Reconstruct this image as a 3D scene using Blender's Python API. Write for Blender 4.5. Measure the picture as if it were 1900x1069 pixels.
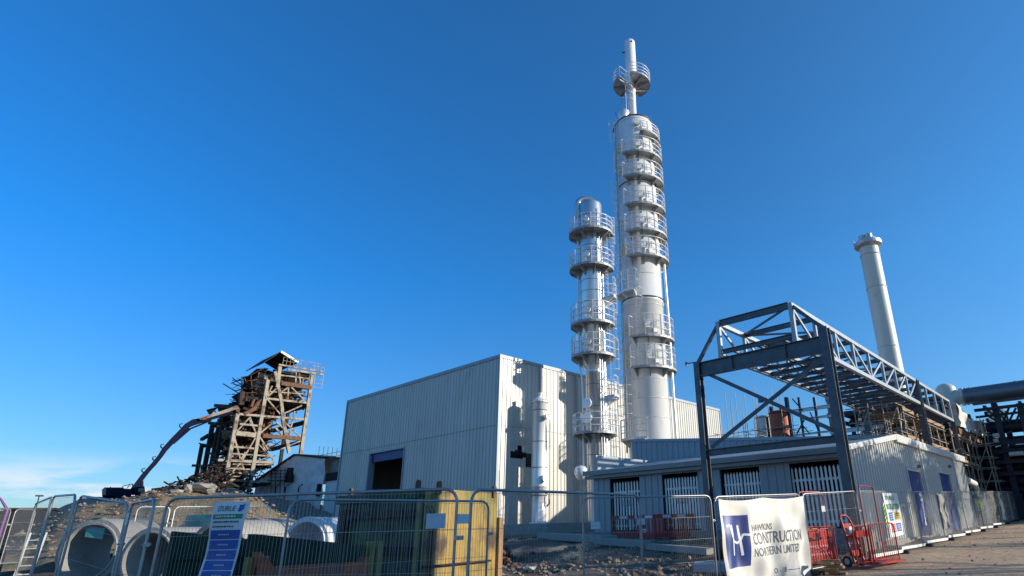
import bpy, bmesh, math, random
from mathutils import Vector as V, Matrix
import numpy as np
for o in list(bpy.data.objects): bpy.data.objects.remove(o)
S = bpy.context.scene; COL = S.collection
R = math.radians
rnd = random.Random(7)

# ------------------------------------------------------------------ camera
F_PX, PPX, PPY, CAMH = 1077.06, 1110.31, 591.27, 1.55
YAW, PIT, ROL = R(-40.4766), R(19.5333), R(-1.3865)
_f = V((math.sin(YAW)*math.cos(PIT), math.cos(YAW)*math.cos(PIT), math.sin(PIT)))
_r0 = V((math.cos(YAW), -math.sin(YAW), 0)); _u0 = _r0.cross(_f)
_r = _r0*math.cos(ROL) + _u0*math.sin(ROL); _u = -_r0*math.sin(ROL) + _u0*math.cos(ROL)
cam = bpy.data.cameras.new("camera"); camo = bpy.data.objects.new("camera", cam); COL.objects.link(camo)
camo.matrix_world = Matrix(((_r.x, _u.x, -_f.x, 0), (_r.y, _u.y, -_f.y, 0), (_r.z, _u.z, -_f.z, CAMH), (0, 0, 0, 1)))
cam.sensor_width = 36; cam.lens = F_PX/1900*36
cam.shift_x = (950-PPX)/1900; cam.shift_y = (PPY-534.5)/1900
cam.clip_end = 5000; cam.clip_start = .05
S.camera = camo
S.render.resolution_x = 1024; S.render.resolution_y = 576
S.view_settings.view_transform = 'Standard'; S.view_settings.look = 'None'
S.view_settings.exposure = 0.25; S.view_settings.gamma = 1

# ------------------------------------------------------------------ light
SUN_EL = 16.5; SUN_AZ = math.atan2(.533, .846)          # from +X towards +Y
sd = V((math.cos(SUN_AZ)*math.cos(R(SUN_EL)), math.sin(SUN_AZ)*math.cos(R(SUN_EL)), math.sin(R(SUN_EL))))
sl = bpy.data.lights.new("sun", 'SUN'); sl.energy = 4.9; sl.angle = R(.5); sl.color = (1, .90, .74)
so = bpy.data.objects.new("sun", sl); COL.objects.link(so)
so.rotation_euler = sd.to_track_quat('Z', 'Y').to_euler(); so.location = (30, 20, 40)
W = bpy.data.worlds.new("World"); S.world = W; W.use_nodes = True
nt = W.node_tree; nd = nt.nodes; lk = nt.links; nd.clear()
sky = nd.new('ShaderNodeTexSky'); sky.sky_type = 'NISHITA'; sky.sun_disc = False
sky.sun_elevation = R(SUN_EL); sky.sun_rotation = R(90)-SUN_AZ
sky.air_density = 1.0; sky.dust_density = .25; sky.ozone_density = 3.2; sky.altitude = 0
bg = nd.new('ShaderNodeBackground'); bg.inputs[1].default_value = .135
out = nd.new('ShaderNodeOutputWorld')
hs = nd.new('ShaderNodeHueSaturation'); hs.inputs['Saturation'].default_value = 1.0; hs.inputs['Hue'].default_value = .5
lk.new(sky.outputs[0], hs.inputs['Color'])
# low clouds towards the left horizon (as cloud noise in the sky's own directions)
tc = nd.new('ShaderNodeTexCoord'); mp = nd.new('ShaderNodeMapping'); mp.inputs['Scale'].default_value = (6, 6, 26)
nz = nd.new('ShaderNodeTexNoise'); nz.inputs['Scale'].default_value = 1.0; nz.inputs['Detail'].default_value = 6
lk.new(tc.outputs['Generated'], mp.inputs[0]); lk.new(mp.outputs[0], nz.inputs[0])
cr = nd.new('ShaderNodeValToRGB'); cr.color_ramp.elements[0].position = .45; cr.color_ramp.elements[1].position = .55
lk.new(nz.outputs[0], cr.inputs[0])
sx = nd.new('ShaderNodeSeparateXYZ'); lk.new(tc.outputs['Generated'], sx.inputs[0])
el = nd.new('ShaderNodeMapRange'); el.interpolation_type = 'SMOOTHSTEP'
for i, v in ((1, .11), (2, .05), (3, 0), (4, .8)): el.inputs[i].default_value = v
lk.new(sx.outputs[2], el.inputs[0])
az = nd.new('ShaderNodeMapRange'); az.interpolation_type = 'SMOOTHSTEP'
for i, v in ((1, -.925), (2, -.975), (3, 0), (4, 1)): az.inputs[i].default_value = v
lk.new(sx.outputs[0], az.inputs[0])
m1 = nd.new('ShaderNodeMath'); m1.operation = 'MULTIPLY'; lk.new(cr.outputs[0], m1.inputs[0]); lk.new(el.outputs[0], m1.inputs[1])
m2 = nd.new('ShaderNodeMath'); m2.operation = 'MULTIPLY'; lk.new(m1.outputs[0], m2.inputs[0]); lk.new(az.outputs[0], m2.inputs[1])
tr_ = nd.new('ShaderNodeMapRange'); tr_.inputs[1].default_value = 0; tr_.inputs[2].default_value = .38; lk.new(sx.outputs[2], tr_.inputs[0])
tint = nd.new('ShaderNodeMixRGB'); lk.new(tr_.outputs[0], tint.inputs[0]); tint.inputs[1].default_value = (.52, .68, .90, 1)
ax_ = nd.new('ShaderNodeMapRange'); ax_.inputs[1].default_value = -.95; ax_.inputs[2].default_value = -.15; lk.new(sx.outputs[0], ax_.inputs[0])
hi_ = nd.new('ShaderNodeMixRGB'); lk.new(ax_.outputs[0], hi_.inputs[0]); hi_.inputs[1].default_value = (.14, .84, 1.42, 1); hi_.inputs[2].default_value = (.42, .99, 1.34, 1); lk.new(hi_.outputs[0], tint.inputs[2])
tm = nd.new('ShaderNodeMixRGB'); tm.blend_type = 'MULTIPLY'; tm.inputs[0].default_value = 1; lk.new(hs.outputs[0], tm.inputs[1]); lk.new(tint.outputs[0], tm.inputs[2])
mx = nd.new('ShaderNodeMixRGB'); lk.new(m2.outputs[0], mx.inputs[0]); lk.new(tm.outputs[0], mx.inputs[1]); mx.inputs[2].default_value = (5.6, 5.7, 6.0, 1)
lk.new(mx.outputs[0], bg.inputs[0]); lk.new(bg.outputs[0], out.inputs[0])

# ------------------------------------------------------------------ helpers
def ray(x, y): return _r*((x-PPX)/F_PX) - _u*((y-PPY)/F_PX) + _f
CAM = V((0, 0, CAMH))
def at_x(px, py, X): d = ray(px, py); return CAM + d*((X-CAM.x)/d.x)
def at_y(px, py, Y): d = ray(px, py); return CAM + d*((Y-CAM.y)/d.y)
def at_d(px, py, D): d = ray(px, py); return CAM + d*(D/math.hypot(d.x, d.y))
def depth(p): return (V(p)-CAM).dot(_f)
def proj(p):
    q = V(p)-CAM; c = q.dot(_f); return PPX+F_PX*q.dot(_r)/c, PPY-F_PX*q.dot(_u)/c
def zat(y, X, Y):
    lo, hi = -20., 140.
    for _ in range(50):
        m = (lo+hi)/2
        if proj((X, Y, m))[1] > y: lo = m
        else: hi = m
    return lo
GY = [(-1e5, 0), (9, 0), (16, .21), (19, .33), (25.6, .47), (34, .66), (46, .98), (55, 1.19), (80, 1.35), (1e5, 1.35)]
def sst(t): t = max(0, min(1, t)); return t*t*(3-2*t)
def gz(x, y):
    for (a, b), (c, d) in zip(GY, GY[1:]):
        if a <= y <= c: z = b+(d-b)*(y-a)/(c-a); break
    return z + .5*sst((-x-7.0)/4)*sst((y-15)/6)*(1-sst((y-60)/30))

class MB:
    def __init__(s): s.v = []; s.f = []; s.sm = []; s.mi = []; s.cur = 0
    def add(s, vs, fs, smooth=False):
        b = len(s.v); s.v += [tuple(v) for v in vs]
        for f in fs: s.f.append([b+i for i in f]); s.sm.append(smooth); s.mi.append(s.cur)
    def box(s, c, size, rz=0, ax=None):
        hx, hy, hz = size[0]/2, size[1]/2, size[2]/2
        if ax is None: ax = (V((math.cos(rz), math.sin(rz), 0)), V((-math.sin(rz), math.cos(rz), 0)), V((0, 0, 1)))
        c = V(c)
        vs = [c+ax[0]*(i*hx)+ax[1]*(j*hy)+ax[2]*(k*hz) for k in (-1, 1) for j in (-1, 1) for i in (-1, 1)]
        s.add(vs, [(0, 2, 3, 1), (4, 5, 7, 6), (0, 1, 5, 4), (2, 6, 7, 3), (0, 4, 6, 2), (1, 3, 7, 5)])
    def bx(s, x0, x1, y0, y1, z0, z1): s.box(((x0+x1)/2, (y0+y1)/2, (z0+z1)/2), (abs(x1-x0), abs(y1-y0), abs(z1-z0)))
    def frame(s, p, q, up=None):
        p = V(p); q = V(q); d = (q-p).normalized()
        u = V(up) if up is not None else (V((0, 0, 1)) if abs(d.z) < .95 else V((1, 0, 0)))
        a = d.cross(u).normalized(); b = a.cross(d).normalized(); return p, q, d, a, b
    def beam(s, p, q, w, h=None, up=None):
        h = h or w; p, q, d, a, b = s.frame(p, q, up)
        s.box((p+q)/2, (w, (q-p).length, h), ax=(a, d, b))
    def ibeam(s, p, q, w, h, t=.025, up=None):
        p, q, d, a, b = s.frame(p, q, up); c = (p+q)/2; L = (q-p).length
        s.box(c+b*(h/2-t/2), (w, L, t), ax=(a, d, b)); s.box(c-b*(h/2-t/2), (w, L, t), ax=(a, d, b))
        s.box(c, (t, L, h-2*t), ax=(a, d, b))
    def tube(s, p, q, r, n=6, r2=None, cap=True):
        r2 = r if r2 is None else r2
        p, q, d, a, b = s.frame(p, q)
        vs = []
        for c, rr in ((p, r), (q, r2)):
            for i in range(n):
                t = 2*math.pi*(i+.5)/n; vs.append(c+a*(math.cos(t)*rr)+b*(math.sin(t)*rr))
        s.add(vs, [(i, (i+1) % n, n+(i+1) % n, n+i) for i in range(n)], n > 4)
        if cap: s.add(vs, [tuple(range(n-1, -1, -1)), tuple(range(n, 2*n))])
    def path(s, pts, r, n=6, closed=False):
        pts = [V(p) for p in pts]; m = len(pts); rings = []
        for i, p in enumerate(pts):
            if closed: d = pts[(i+1) % m]-pts[i-1]
            else: d = pts[min(i+1, m-1)]-pts[max(i-1, 0)]
            d.normalize(); u = V((0, 0, 1)) if abs(d.z) < .95 else V((1, 0, 0))
            if i and abs(d.z) >= .7: u = pb
            a = d.cross(u).normalized(); b = a.cross(d).normalized(); pb = b
            rr = r[i] if isinstance(r, (list, tuple)) else r
            rings.append([p+a*(math.cos(2*math.pi*k/n)*rr)+b*(math.sin(2*math.pi*k/n)*rr) for k in range(n)])
        vs = [v for g in rings for v in g]; fs = []
        for i in range(m if closed else m-1):
            j = (i+1) % m
            for k in range(n): fs.append((i*n+k, i*n+(k+1) % n, j*n+(k+1) % n, j*n+k))
        s.add(vs, fs, True)
        if not closed: s.add(rings[0], [tuple(range(n-1, -1, -1))]); s.add(rings[-1], [tuple(range(n))])
    def lathe(s, c, prof, n=32, caps=True, smooth=True):
        c = V(c); vs = []
        for r, z in prof:
            for i in range(n): t = 2*math.pi*i/n; vs.append(c+V((r*math.cos(t), r*math.sin(t), z)))
        fs = [(j*n+i, j*n+(i+1) % n, (j+1)*n+(i+1) % n, (j+1)*n+i) for j in range(len(prof)-1) for i in range(n)]
        s.add(vs, fs, smooth)
        if caps:
            if prof[0][0] > 1e-3: s.add(vs[:n], [tuple(range(n-1, -1, -1))])
            if prof[-1][0] > 1e-3: s.add(vs[-n:], [tuple(range(n))])
    def ring(s, c, r, rt, n=32, nt=6): s.path([V(c)+V((r*math.cos(2*math.pi*i/n), r*math.sin(2*math.pi*i/n), 0)) for i in range(n)], rt, nt, True)
    def quad(s, *p): s.add(p, [tuple(range(len(p)))])
    def prism(s, pts, off):
        off = V(off); n = len(pts); a = [V(p) for p in pts]; b = [p+off for p in a]
        s.add(a+b, [tuple(range(n-1, -1, -1)), tuple(range(n, 2*n))]+[(i, (i+1) % n, n+(i+1) % n, n+i) for i in range(n)])
    def rock(s, c, r, rn=rnd, fl=.7):
        import itertools
        vs = []; c = V(c)
        base = [(0, 0, 1), (.89, 0, .45), (.28, .85, .45), (-.72, .53, .45), (-.72, -.53, .45), (.28, -.85, .45), (.72, .53, -.45), (-.28, .85, -.45), (-.89, 0, -.45), (-.28, -.85, -.45), (.72, -.53, -.45), (0, 0, -1)]
        a = rn.uniform(0, 6.3); sx, sy, sz = rn.uniform(.7, 1.5), rn.uniform(.6, 1.2), rn.uniform(.45, .9)*fl/.7
        for x, y, z in base:
            k = r*rn.uniform(.75, 1.2); x *= sx*k; y *= sy*k; z *= sz*k
            vs.append(c+V((x*math.cos(a)-y*math.sin(a), x*math.sin(a)+y*math.cos(a), z)))
        s.add(vs, [(0, 1, 2), (0, 2, 3), (0, 3, 4), (0, 4, 5), (0, 5, 1), (1, 6, 2), (2, 7, 3), (3, 8, 4), (4, 9, 5), (5, 10, 1), (6, 7, 2), (7, 8, 3), (8, 9, 4), (9, 10, 5), (10, 6, 1), (11, 7, 6), (11, 8, 7), (11, 9, 8), (11, 10, 9), (11, 6, 10)])
    def build(s, name, m, parent=None, local=False, bevel=0):
        me = bpy.data.meshes.new(name)
        v = s.v
        if parent is not None and not local:
            iv = wm(parent).inverted(); v = [iv @ V(p) for p in v]
        me.from_pydata([tuple(p) for p in v], [], s.f); 
        me.polygons.foreach_set('use_smooth', s.sm)
        ms = m if isinstance(m, (list, tuple)) else [m]
        for q in ms: me.materials.append(q)
        if len(ms) > 1: me.polygons.foreach_set('material_index', s.mi)
        me.update()
        o = bpy.data.objects.new(name, me); COL.objects.link(o)
        if parent is not None: o.parent = parent
        if bevel:
            b = o.modifiers.new("bevel", 'BEVEL'); b.width = bevel; b.segments = 2; b.limit_method = 'ANGLE'
        return o
def build_parts(s, name, m, parent=None, local=False):
    """one object for every separate piece of the mesh"""
    pa = list(range(len(s.v)))
    def find(i):
        while pa[i] != i: pa[i] = pa[pa[i]]; i = pa[i]
        return i
    key = {}
    for i, v in enumerate(s.v):
        k = (round(v[0], 4), round(v[1], 4), round(v[2], 4)); j = key.setdefault(k, i); pa[find(i)] = find(j)
    for f in s.f:
        for q in f[1:]: pa[find(q)] = find(f[0])
    groups = {}
    for f, sm in zip(s.f, s.sm): groups.setdefault(find(f[0]), []).append((f, sm))
    for fl in groups.values():
        q = MB(); mp_ = {}
        for f, sm in fl:
            for i in f:
                if i not in mp_: mp_[i] = len(q.v); q.v.append(s.v[i])
            q.f.append([mp_[i] for i in f]); q.sm.append(sm); q.mi.append(0)
        q.build(name, m, parent, local)
MB.parts = build_parts
def wm(o):
    m = Matrix.Translation(o.location) @ o.rotation_euler.to_matrix().to_4x4()
    return wm(o.parent) @ m if o.parent else m
def tag(o, label=None, cat=None, group=None, kind=None):
    for k, v in (('label', label), ('category', cat), ('group', group), ('kind', kind)):
        if v: o[k] = v
    return o
def thing(name, loc, label, cat, group=None, rz=0):
    o = bpy.data.objects.new(name, None); COL.objects.link(o); o.location = loc; o.rotation_euler = (0, 0, rz)
    o.empty_display_size = .3
    return tag(o, label, cat, group)
def copy_tree(o, parent=None):
    c = o.copy(); COL.objects.link(c)
    if parent is not None: c.parent = parent
    for ch in list(o.children): copy_tree(ch, c)
    return c
def textmesh(txt, size, fn, mb, align='CENTER', flat=1.0):
    cu = bpy.data.curves.new("t", 'FONT'); cu.body = txt; cu.size = size; cu.align_x = align; cu.align_y = 'CENTER'; cu.resolution_u = 2; cu.offset = size*.012
    ob = bpy.data.objects.new("t", cu); COL.objects.link(ob); bpy.context.view_layer.update()
    me = bpy.data.meshes.new_from_object(ob)
    bm = bmesh.new(); bm.from_mesh(me)
    for _ in range(3):
        es = [e for e in bm.edges if e.calc_length() > .07]
        if not es: break
        bmesh.ops.subdivide_edges(bm, edges=es, cuts=1, use_grid_fill=False); bmesh.ops.triangulate(bm, faces=bm.faces[:])
    bm.to_mesh(me); bm.free()
    mb.add([fn(v.co.x*flat, v.co.y) for v in me.vertices], [tuple(p.vertices) for p in me.polygons])
    bpy.data.objects.remove(ob); bpy.data.meshes.remove(me)

# ------------------------------------------------------------------ materials
def mat(name, col, rough=.6, metal=0., var=.12, scale=3., col2=None, bump=0., streak=0., bscale=None, c2lo=.45, c2hi=.6, coat=0, emit=None, grime=None):
    m = bpy.data.materials.new(name); m.use_nodes = True; t = m.node_tree; n = t.nodes; l = t.links
    b = n['Principled BSDF']; b.inputs['Roughness'].default_value = rough; b.inputs['Metallic'].default_value = metal
    if coat: b.inputs['Coat Weight'].default_value = coat
    tc = n.new('ShaderNodeTexCoord'); mp = n.new('ShaderNodeMapping'); l.new(tc.outputs['Object'], mp.inputs[0])
    if streak: mp.inputs['Scale'].default_value = (1, 1, streak)
    nz = n.new('ShaderNodeTexNoise'); nz.inputs['Scale'].default_value = scale; nz.inputs['Detail'].default_value = 7; nz.inputs['Roughness'].default_value = .65
    l.new(mp.outputs[0], nz.inputs[0])
    mixc = n.new('ShaderNodeMixRGB'); mixc.blend_type = 'MIX'
    c = list(col)+[1]; c2 = list(col2)+[1] if col2 else [x*(1-var*1.6) for x in col]+[1]
    rp = n.new('ShaderNodeValToRGB'); rp.color_ramp.elements[0].position = c2lo if col2 else .3; rp.color_ramp.elements[1].position = c2hi if col2 else .75
    l.new(nz.outputs[0], rp.inputs[0]); l.new(rp.outputs[0], mixc.inputs[0]); mixc.inputs[1].default_value = c; mixc.inputs[2].default_value = c2
    last = mixc.outputs[0]
    if grime:
        n2 = n.new('ShaderNodeTexNoise'); n2.inputs['Scale'].default_value = grime[1]; n2.inputs['Detail'].default_value = 5
        l.new(tc.outputs['Object'], n2.inputs[0]); r2 = n.new('ShaderNodeValToRGB'); r2.color_ramp.elements[0].position = grime[2]; r2.color_ramp.elements[1].position = grime[2]+.15
        l.new(n2.outputs[0], r2.inputs[0]); m3 = n.new('ShaderNodeMixRGB'); l.new(r2.outputs[0], m3.inputs[0]); l.new(last, m3.inputs[1]); m3.inputs[2].default_value = list(grime[0])+[1]; last = m3.outputs[0]
    l.new(last, b.inputs['Base Color'])
    if bump:
        n3 = n.new('ShaderNodeTexNoise'); n3.inputs['Scale'].default_value = bscale or scale*4; n3.inputs['Detail'].default_value = 8
        l.new(tc.outputs['Object'], n3.inputs[0])
        bp = n.new('ShaderNodeBump'); bp.inputs['Strength'].default_value = bump; bp.inputs['Distance'].default_value = .1; l.new(n3.outputs[0], bp.inputs['Height']); l.new(bp.outputs[0], b.inputs['Normal'])
    if emit: b.inputs['Emission Color'].default_value = list(emit)+[1]; b.inputs['Emission Strength'].default_value = 1
    return m
M = dict(
 clad=mat('wall_cladding', (.54, .525, .485), .42, .1, .13, 1.1, streak=.08, grime=((.40, .38, .34), .35, .58)),
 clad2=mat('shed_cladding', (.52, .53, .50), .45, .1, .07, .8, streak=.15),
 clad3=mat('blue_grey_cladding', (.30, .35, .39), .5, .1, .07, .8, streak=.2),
 trim=mat('trim_sheet', (.62, .62, .60), .4, .2, .05, 2),
 trimd=mat('gutter_sheet', (.22, .22, .23), .45, .2, .1, 2),
 steel=mat('painted_steel', (.105, .12, .14), .45, .3, .3, 2.5, bump=.05, grime=((.17, .15, .13), 1.6, .60)),
 galv=mat('galvanised_steel', (.50, .52, .53), .42, .75, .2, 6),
 galvl=mat('bright_galvanised', (.80, .80, .80), .40, .12, .1, 8),
 inox=mat('stainless_cladding', (.68, .68, .68), .33, .85, .16, 1.6, streak=.2, bump=.035, bscale=2.),
 inox2=mat('white_vessel_paint', (.88, .87, .84), .36, .22, .08, 1.4, streak=.12, bump=.03, bscale=3., grime=((.66, .62, .55), .9, .64)),
 white=mat('white_paint', (.78, .78, .75), .5, 0, .08, 3),
 stack=mat('chimney_paint', (.57, .60, .55), .5, .1, .16, .9, streak=.08, grime=((.38, .36, .31), .6, .60)),
 conc=mat('concrete', (.35, .34, .31), .85, 0, .15, 2.2, bump=.25, grime=((.25, .24, .22), 1.3, .55)),
 concd=mat('old_concrete', (.30, .29, .27), .9, 0, .25, 1.5, bump=.4),
 rubber=mat('black_rubber', (.03, .03, .032), .8, 0, .2, 8, bump=.2),
 redp=mat('red_plastic', (.50, .015, .012), .38, 0, .12, 5),
 redm=mat('red_steel', (.42, .015, .015), .4, .1, .15, 6),
 rust=mat('rusty_steel', (.20, .085, .04), .85, .1, .2, 3, col2=(.09, .06, .05), bump=.4),
 orange=mat('orange_tank', (.36, .075, .025), .55, .1, .2, 1.2, bump=.1),
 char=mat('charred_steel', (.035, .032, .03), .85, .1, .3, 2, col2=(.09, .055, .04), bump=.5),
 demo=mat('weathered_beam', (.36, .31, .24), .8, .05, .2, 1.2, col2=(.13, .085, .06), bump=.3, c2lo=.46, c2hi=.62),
 yel=mat('yellow_shoring', (.36, .235, .06), .6, .1, .2, 1.4, col2=(.15, .16, .05), c2lo=.44, c2hi=.60, streak=.35, grime=((.09, .055, .03), 1.3, .49), bump=.2),
 grn=mat('green_shoring', (.055, .09, .035), .6, .15, .2, 1.2, col2=(.03, .035, .03), bump=.2, grime=((.13, .06, .03), 2.0, .62)),
 grnd=mat('dark_green_steel', (.03, .05, .03), .6, .15, .2, 1.2, col2=(.02, .022, .02), bump=.2),
 orb=mat('orange_beam', (.52, .13, .045), .6, .1, .2, 2.4, col2=(.25, .09, .05), bump=.2),
 navy=mat('navy_paint', (.008, .035, .20), .45, .1, .1, 2),
 exc=mat('excavator_paint', (.008, .011, .035), .75, .0, .2, 1.5),
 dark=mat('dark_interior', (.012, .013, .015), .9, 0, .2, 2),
 glass=mat('cab_glass', (.05, .08, .09), .1, .3, .05, 2),
 tarp=mat('white_sheeting', (.68, .70, .73), .55, 0, .12, 1.2, bump=.5, bscale=.9),
 tarpc=mat('cream_sheeting', (.62, .60, .52), .6, 0, .15, 1.2, bump=.4, bscale=1.5),
 vinyl=mat('banner_vinyl', (.72, .70, .64), .5, 0, .05, 2),
 ink=mat('banner_ink', (.10, .12, .17), .6, 0, .05, 3),
 blue=mat('sign_blue', (.02, .10, .42), .5, 0, .05, 3),
 sgreen=mat('sign_green', (.02, .25, .12), .5, 0, .05, 3),
 sred=mat('sign_red', (.55, .05, .07), .5, 0, .05, 3),
 syel=mat('sign_yellow', (.60, .45, .03), .5, 0, .05, 3),
 slime=mat('hi_vis', (.45, .80, .04), .6, 0, .1, 6),
 signw=mat('sign_white', (.72, .74, .76), .5, 0, .04, 3),
 wood=mat('timber', (.38, .24, .12), .8, 0, .3, 3, bump=.3, streak=.3),
 board=mat('scaffold_board', (.42, .27, .15), .8, 0, .3, 2.5, bump=.2),
 sctube=mat('scaffold_tube', (.36, .33, .29), .55, .4, .3, 5, col2=(.20, .13, .08), c2lo=.55, c2hi=.7),
 pdark=mat('pipe_rack_steel', (.04, .05, .07), .5, .4, .2, 2),
 pblue=mat('blue_grey_duct', (.16, .18, .22), .4, .5, .12, .8),
 rubb=mat('rubble', (.30, .25, .19), .95, 0, .3, 4, col2=(.15, .10, .07), bump=.5),
 wire=mat('dull_wire', (.34, .35, .36), .45, .5, .1, 8),
 steel_sunlit=mat('galvanised_truss_sunlit', (.40, .43, .45), .42, .2, .15, 2.5, bump=.04),  # lighter copy of the bridge steel, sun on the chords put into its colour
 earth=mat('spoil_earth', (.24, .165, .10), .95, 0, .3, 1.5, col2=(.13, .12, .06), bump=.6),
 fencem=mat('fence_tube', (.40, .40, .40), .36, .5, .2, 9),
 brick=mat('render_wall', (.35, .30, .25), .9, 0, .2, 2, bump=.2),
 platf=mat('platform_steel', (.40, .41, .41), .55, .3, .2, 5),
 syelg=mat('sign_olive', (.28, .34, .05), .5, 0, .05, 3),
 gatem=mat('palisade_white', (.86, .86, .85), .4, 0, .05, 8),
 leaf=mat('leaves', (.07, .11, .03), .7, 0, .4, 5),
 bark=mat('bark', (.10, .08, .06), .9, 0, .3, 6, bump=.4),
 skin=mat('skin', (.45, .28, .20), .6, 0, .05, 5),
 cloth=mat('dark_trousers', (.03, .035, .06), .8, 0, .2, 6),
 hat=mat('hard_hat', (.70, .70, .68), .3, 0, .03, 3),
 ygate=mat('yellow_gate', (.65, .42, .04), .5, .1, .1, 5),
 plas=mat('purple_plastic', (.18, .05, .25), .5, 0, .1, 5),
 turq=mat('turquoise_sheet', (.10, .40, .36), .6, 0, .2, 3),
 pallet=mat('blue_white_board', (.55, .60, .68), .6, 0, .1, 3),
)
for k in ('exc', 'char', 'grnd', 'grn', 'pdark'): M[k].node_tree.nodes['Principled BSDF'].inputs['Specular IOR Level'].default_value = .15
# ------------------------------------------------------------------ ground
def ground_mat():
    m = bpy.data.materials.new('site_ground'); m.use_nodes = True; t = m.node_tree; n = t.nodes; l = t.links; b = n['Principled BSDF']
    tc = n.new('ShaderNodeTexCoord')
    def noise(s, d=8, r=.6):
        z = n.new('ShaderNodeTexNoise'); z.inputs['Scale'].default_value = s; z.inputs['Detail'].default_value = d; z.inputs['Roughness'].default_value = r; l.new(tc.outputs['Object'], z.inputs[0]); return z.outputs[0]
    def ramp(i, a, b_, c0=(0, 0, 0, 1), c1=(1, 1, 1, 1)):
        r = n.new('ShaderNodeValToRGB'); r.color_ramp.elements[0].position = a; r.color_ramp.elements[1].position = b_
        r.color_ramp.elements[0].color = c0; r.color_ramp.elements[1].color = c1; l.new(i, r.inputs[0]); return r.outputs[0]
    def mix(f, a, c, ty='MIX'):
        x = n.new('ShaderNodeMixRGB'); x.blend_type = ty
        for i, v in ((0, f), (1, a), (2, c)):
            if hasattr(v, 'is_linked'): l.new(v, x.inputs[i])
            else: x.inputs[i].default_value = v
        return x.outputs[0]
    base = ramp(noise(.5), .35, .68, (.075, .048, .03, 1), (.22, .155, .10, 1))
    fine = ramp(noise(6), .3, .7, (.6, .6, .6, 1), (1.25, 1.2, 1.15, 1))
    c = mix(.8, base, fine, 'MULTIPLY')
    # dirt road: the strip east of the fence line is paler, dry and stony
    sx = n.new('ShaderNodeSeparateXYZ'); l.new(tc.outputs['Object'], sx.inputs[0])
    mr = n.new('ShaderNodeMapRange'); mr.inputs[1].default_value = -6.8; mr.inputs[2].default_value = -5.2; l.new(sx.outputs[0], mr.inputs[0])
    road = ramp(noise(1.3, 9, .7), .3, .7, (.42, .29, .18, 1), (.64, .47, .31, 1))
    road = mix(.6, road, fine, 'MULTIPLY')
    c = mix(mr.outputs[0], c, road)
    l.new(c, b.inputs['Base Color'])
    rr = ramp(noise(.35, 4), .42, .60, (.95, .95, .95, 1), (.25, .25, .25, 1)); rg = mix(mr.outputs[0], rr, (.95, .95, .95, 1)); l.new(rg, b.inputs['Roughness'])
    bp = n.new('ShaderNodeBump'); bp.inputs['Strength'].default_value = .9; bp.inputs['Distance'].default_value = .12
    l.new(noise(4, 10, .7), bp.inputs['Height']); l.new(bp.outputs[0], b.inputs['Normal'])
    return m
from mathutils import noise as mn
mb = MB(); vs = []; nr, na = 150, 240
for i in range(nr):
    r = .6*(1.062**i) if i < nr-1 else 6000
    for j in range(na):
        t = 2*math.pi*j/na; x, y = r*math.cos(t), r*math.sin(t)
        a = .05*mn.noise((x*.5, y*.5, 0))+.03*mn.noise((x*1.7, y*1.7, 3)) if r < 120 else 0
        if x < -7 and r < 100: a *= 3
        vs.append((x, y, gz(x, y)+a))
vs.append((0, 0, 0)); fs = [(nr*na, j, (j+1) % na) for j in range(na)]
fs += [(i*na+j, (i+1)*na+j, (i+1)*na+(j+1) % na, i*na+(j+1) % na) for i in range(nr-1) for j in range(na)]
mb.add(vs, fs, True); tag(mb.build('ground', ground_mat()), kind='structure')

# ------------------------------------------------------------------ ribbed wall builder
def rib_wall(mb, p0, p1, z0, ztop, nrm, pitch=.4, dep=.045, holes=(), rw=.10):
    """trapezoidal sheet from p0 to p1 (xy); ztop(u) height; nrm points outward"""
    p0 = V((p0[0], p0[1], 0)); p1 = V((p1[0], p1[1], 0)); L = (p1-p0).length; d = (p1-p0)/L; nv = V((nrm[0], nrm[1], 0))
    us = []; k = max(1, round(L/pitch)); pt = L/k
    for i in range(k):
        u = i*pt; us += [(u, 0), (u+pt-rw-.05, 0), (u+pt-rw-.015, dep), (u+pt-.035, dep)]
    us.append((L, 0))
    for (a, da), (b, db) in zip(us, us[1:]):
        m = (a+b)/2; iv = [(z0, None)]; segs = []; z = z0
        for (ua, ub, za, zb) in sorted(holes, key=lambda h: h[2]):
            if ua < m < ub:
                if za > z: segs.append((z, za))
                z = zb
        segs.append((z, None))
        A = p0+d*a+nv*da; B = p0+d*b+nv*db
        for lo, hi in segs:
            ha = hi if hi is not None else ztop(a); hb = hi if hi is not None else ztop(b)
            mb.quad(A+V((0, 0, lo)), B+V((0, 0, lo)), B+V((0, 0, hb)), A+V((0, 0, ha)))

# ------------------------------------------------------------------ big process hall
D_ = 43.6
c0 = at_d(921, 880, D_); HX, HY = c0.x, c0.y; HZ = zat(660, HX, HY)
HXL = at_y(633, 850, HY).x; HYR = at_x(1335, 770, HX).y
hall = thing('process_hall', (HX, HY, gz(HX, HY)), 'large grey ribbed metal process hall with one open roller doorway, behind the two silver towers', 'industrial building')
d1 = at_y(688, 843, HY); d2 = at_y(751, 831, HY)
Lw = HX-HXL; u1 = d1.x-HXL; u2 = d2.x-HXL; dz = d1.z
mb = MB(); rib_wall(mb, (HXL, HY), (HX, HY), .9, lambda u: HZ-.05, (0, -1), .42, .05, [(u1, u2, 0, dz)])
mb.build('wall', M['clad'], hall)
def hx(px, py): p = at_x(px, py, HX); return p.y-HY, p.z
ha = hx(949, 837); hb = hx(963, 851); hc = hx(963, 827); hd_ = hx(970, 840); he = hx(974, 841); hf = hx(986, 868)
mb = MB(); holes = [(ha[0], hx(971, 840)[0], hb[1], ha[1]), (hx(959, 830)[0], hx(968, 830)[0], ha[1], hc[1]), (he[0], hf[0], hf[1], he[1])]
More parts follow.
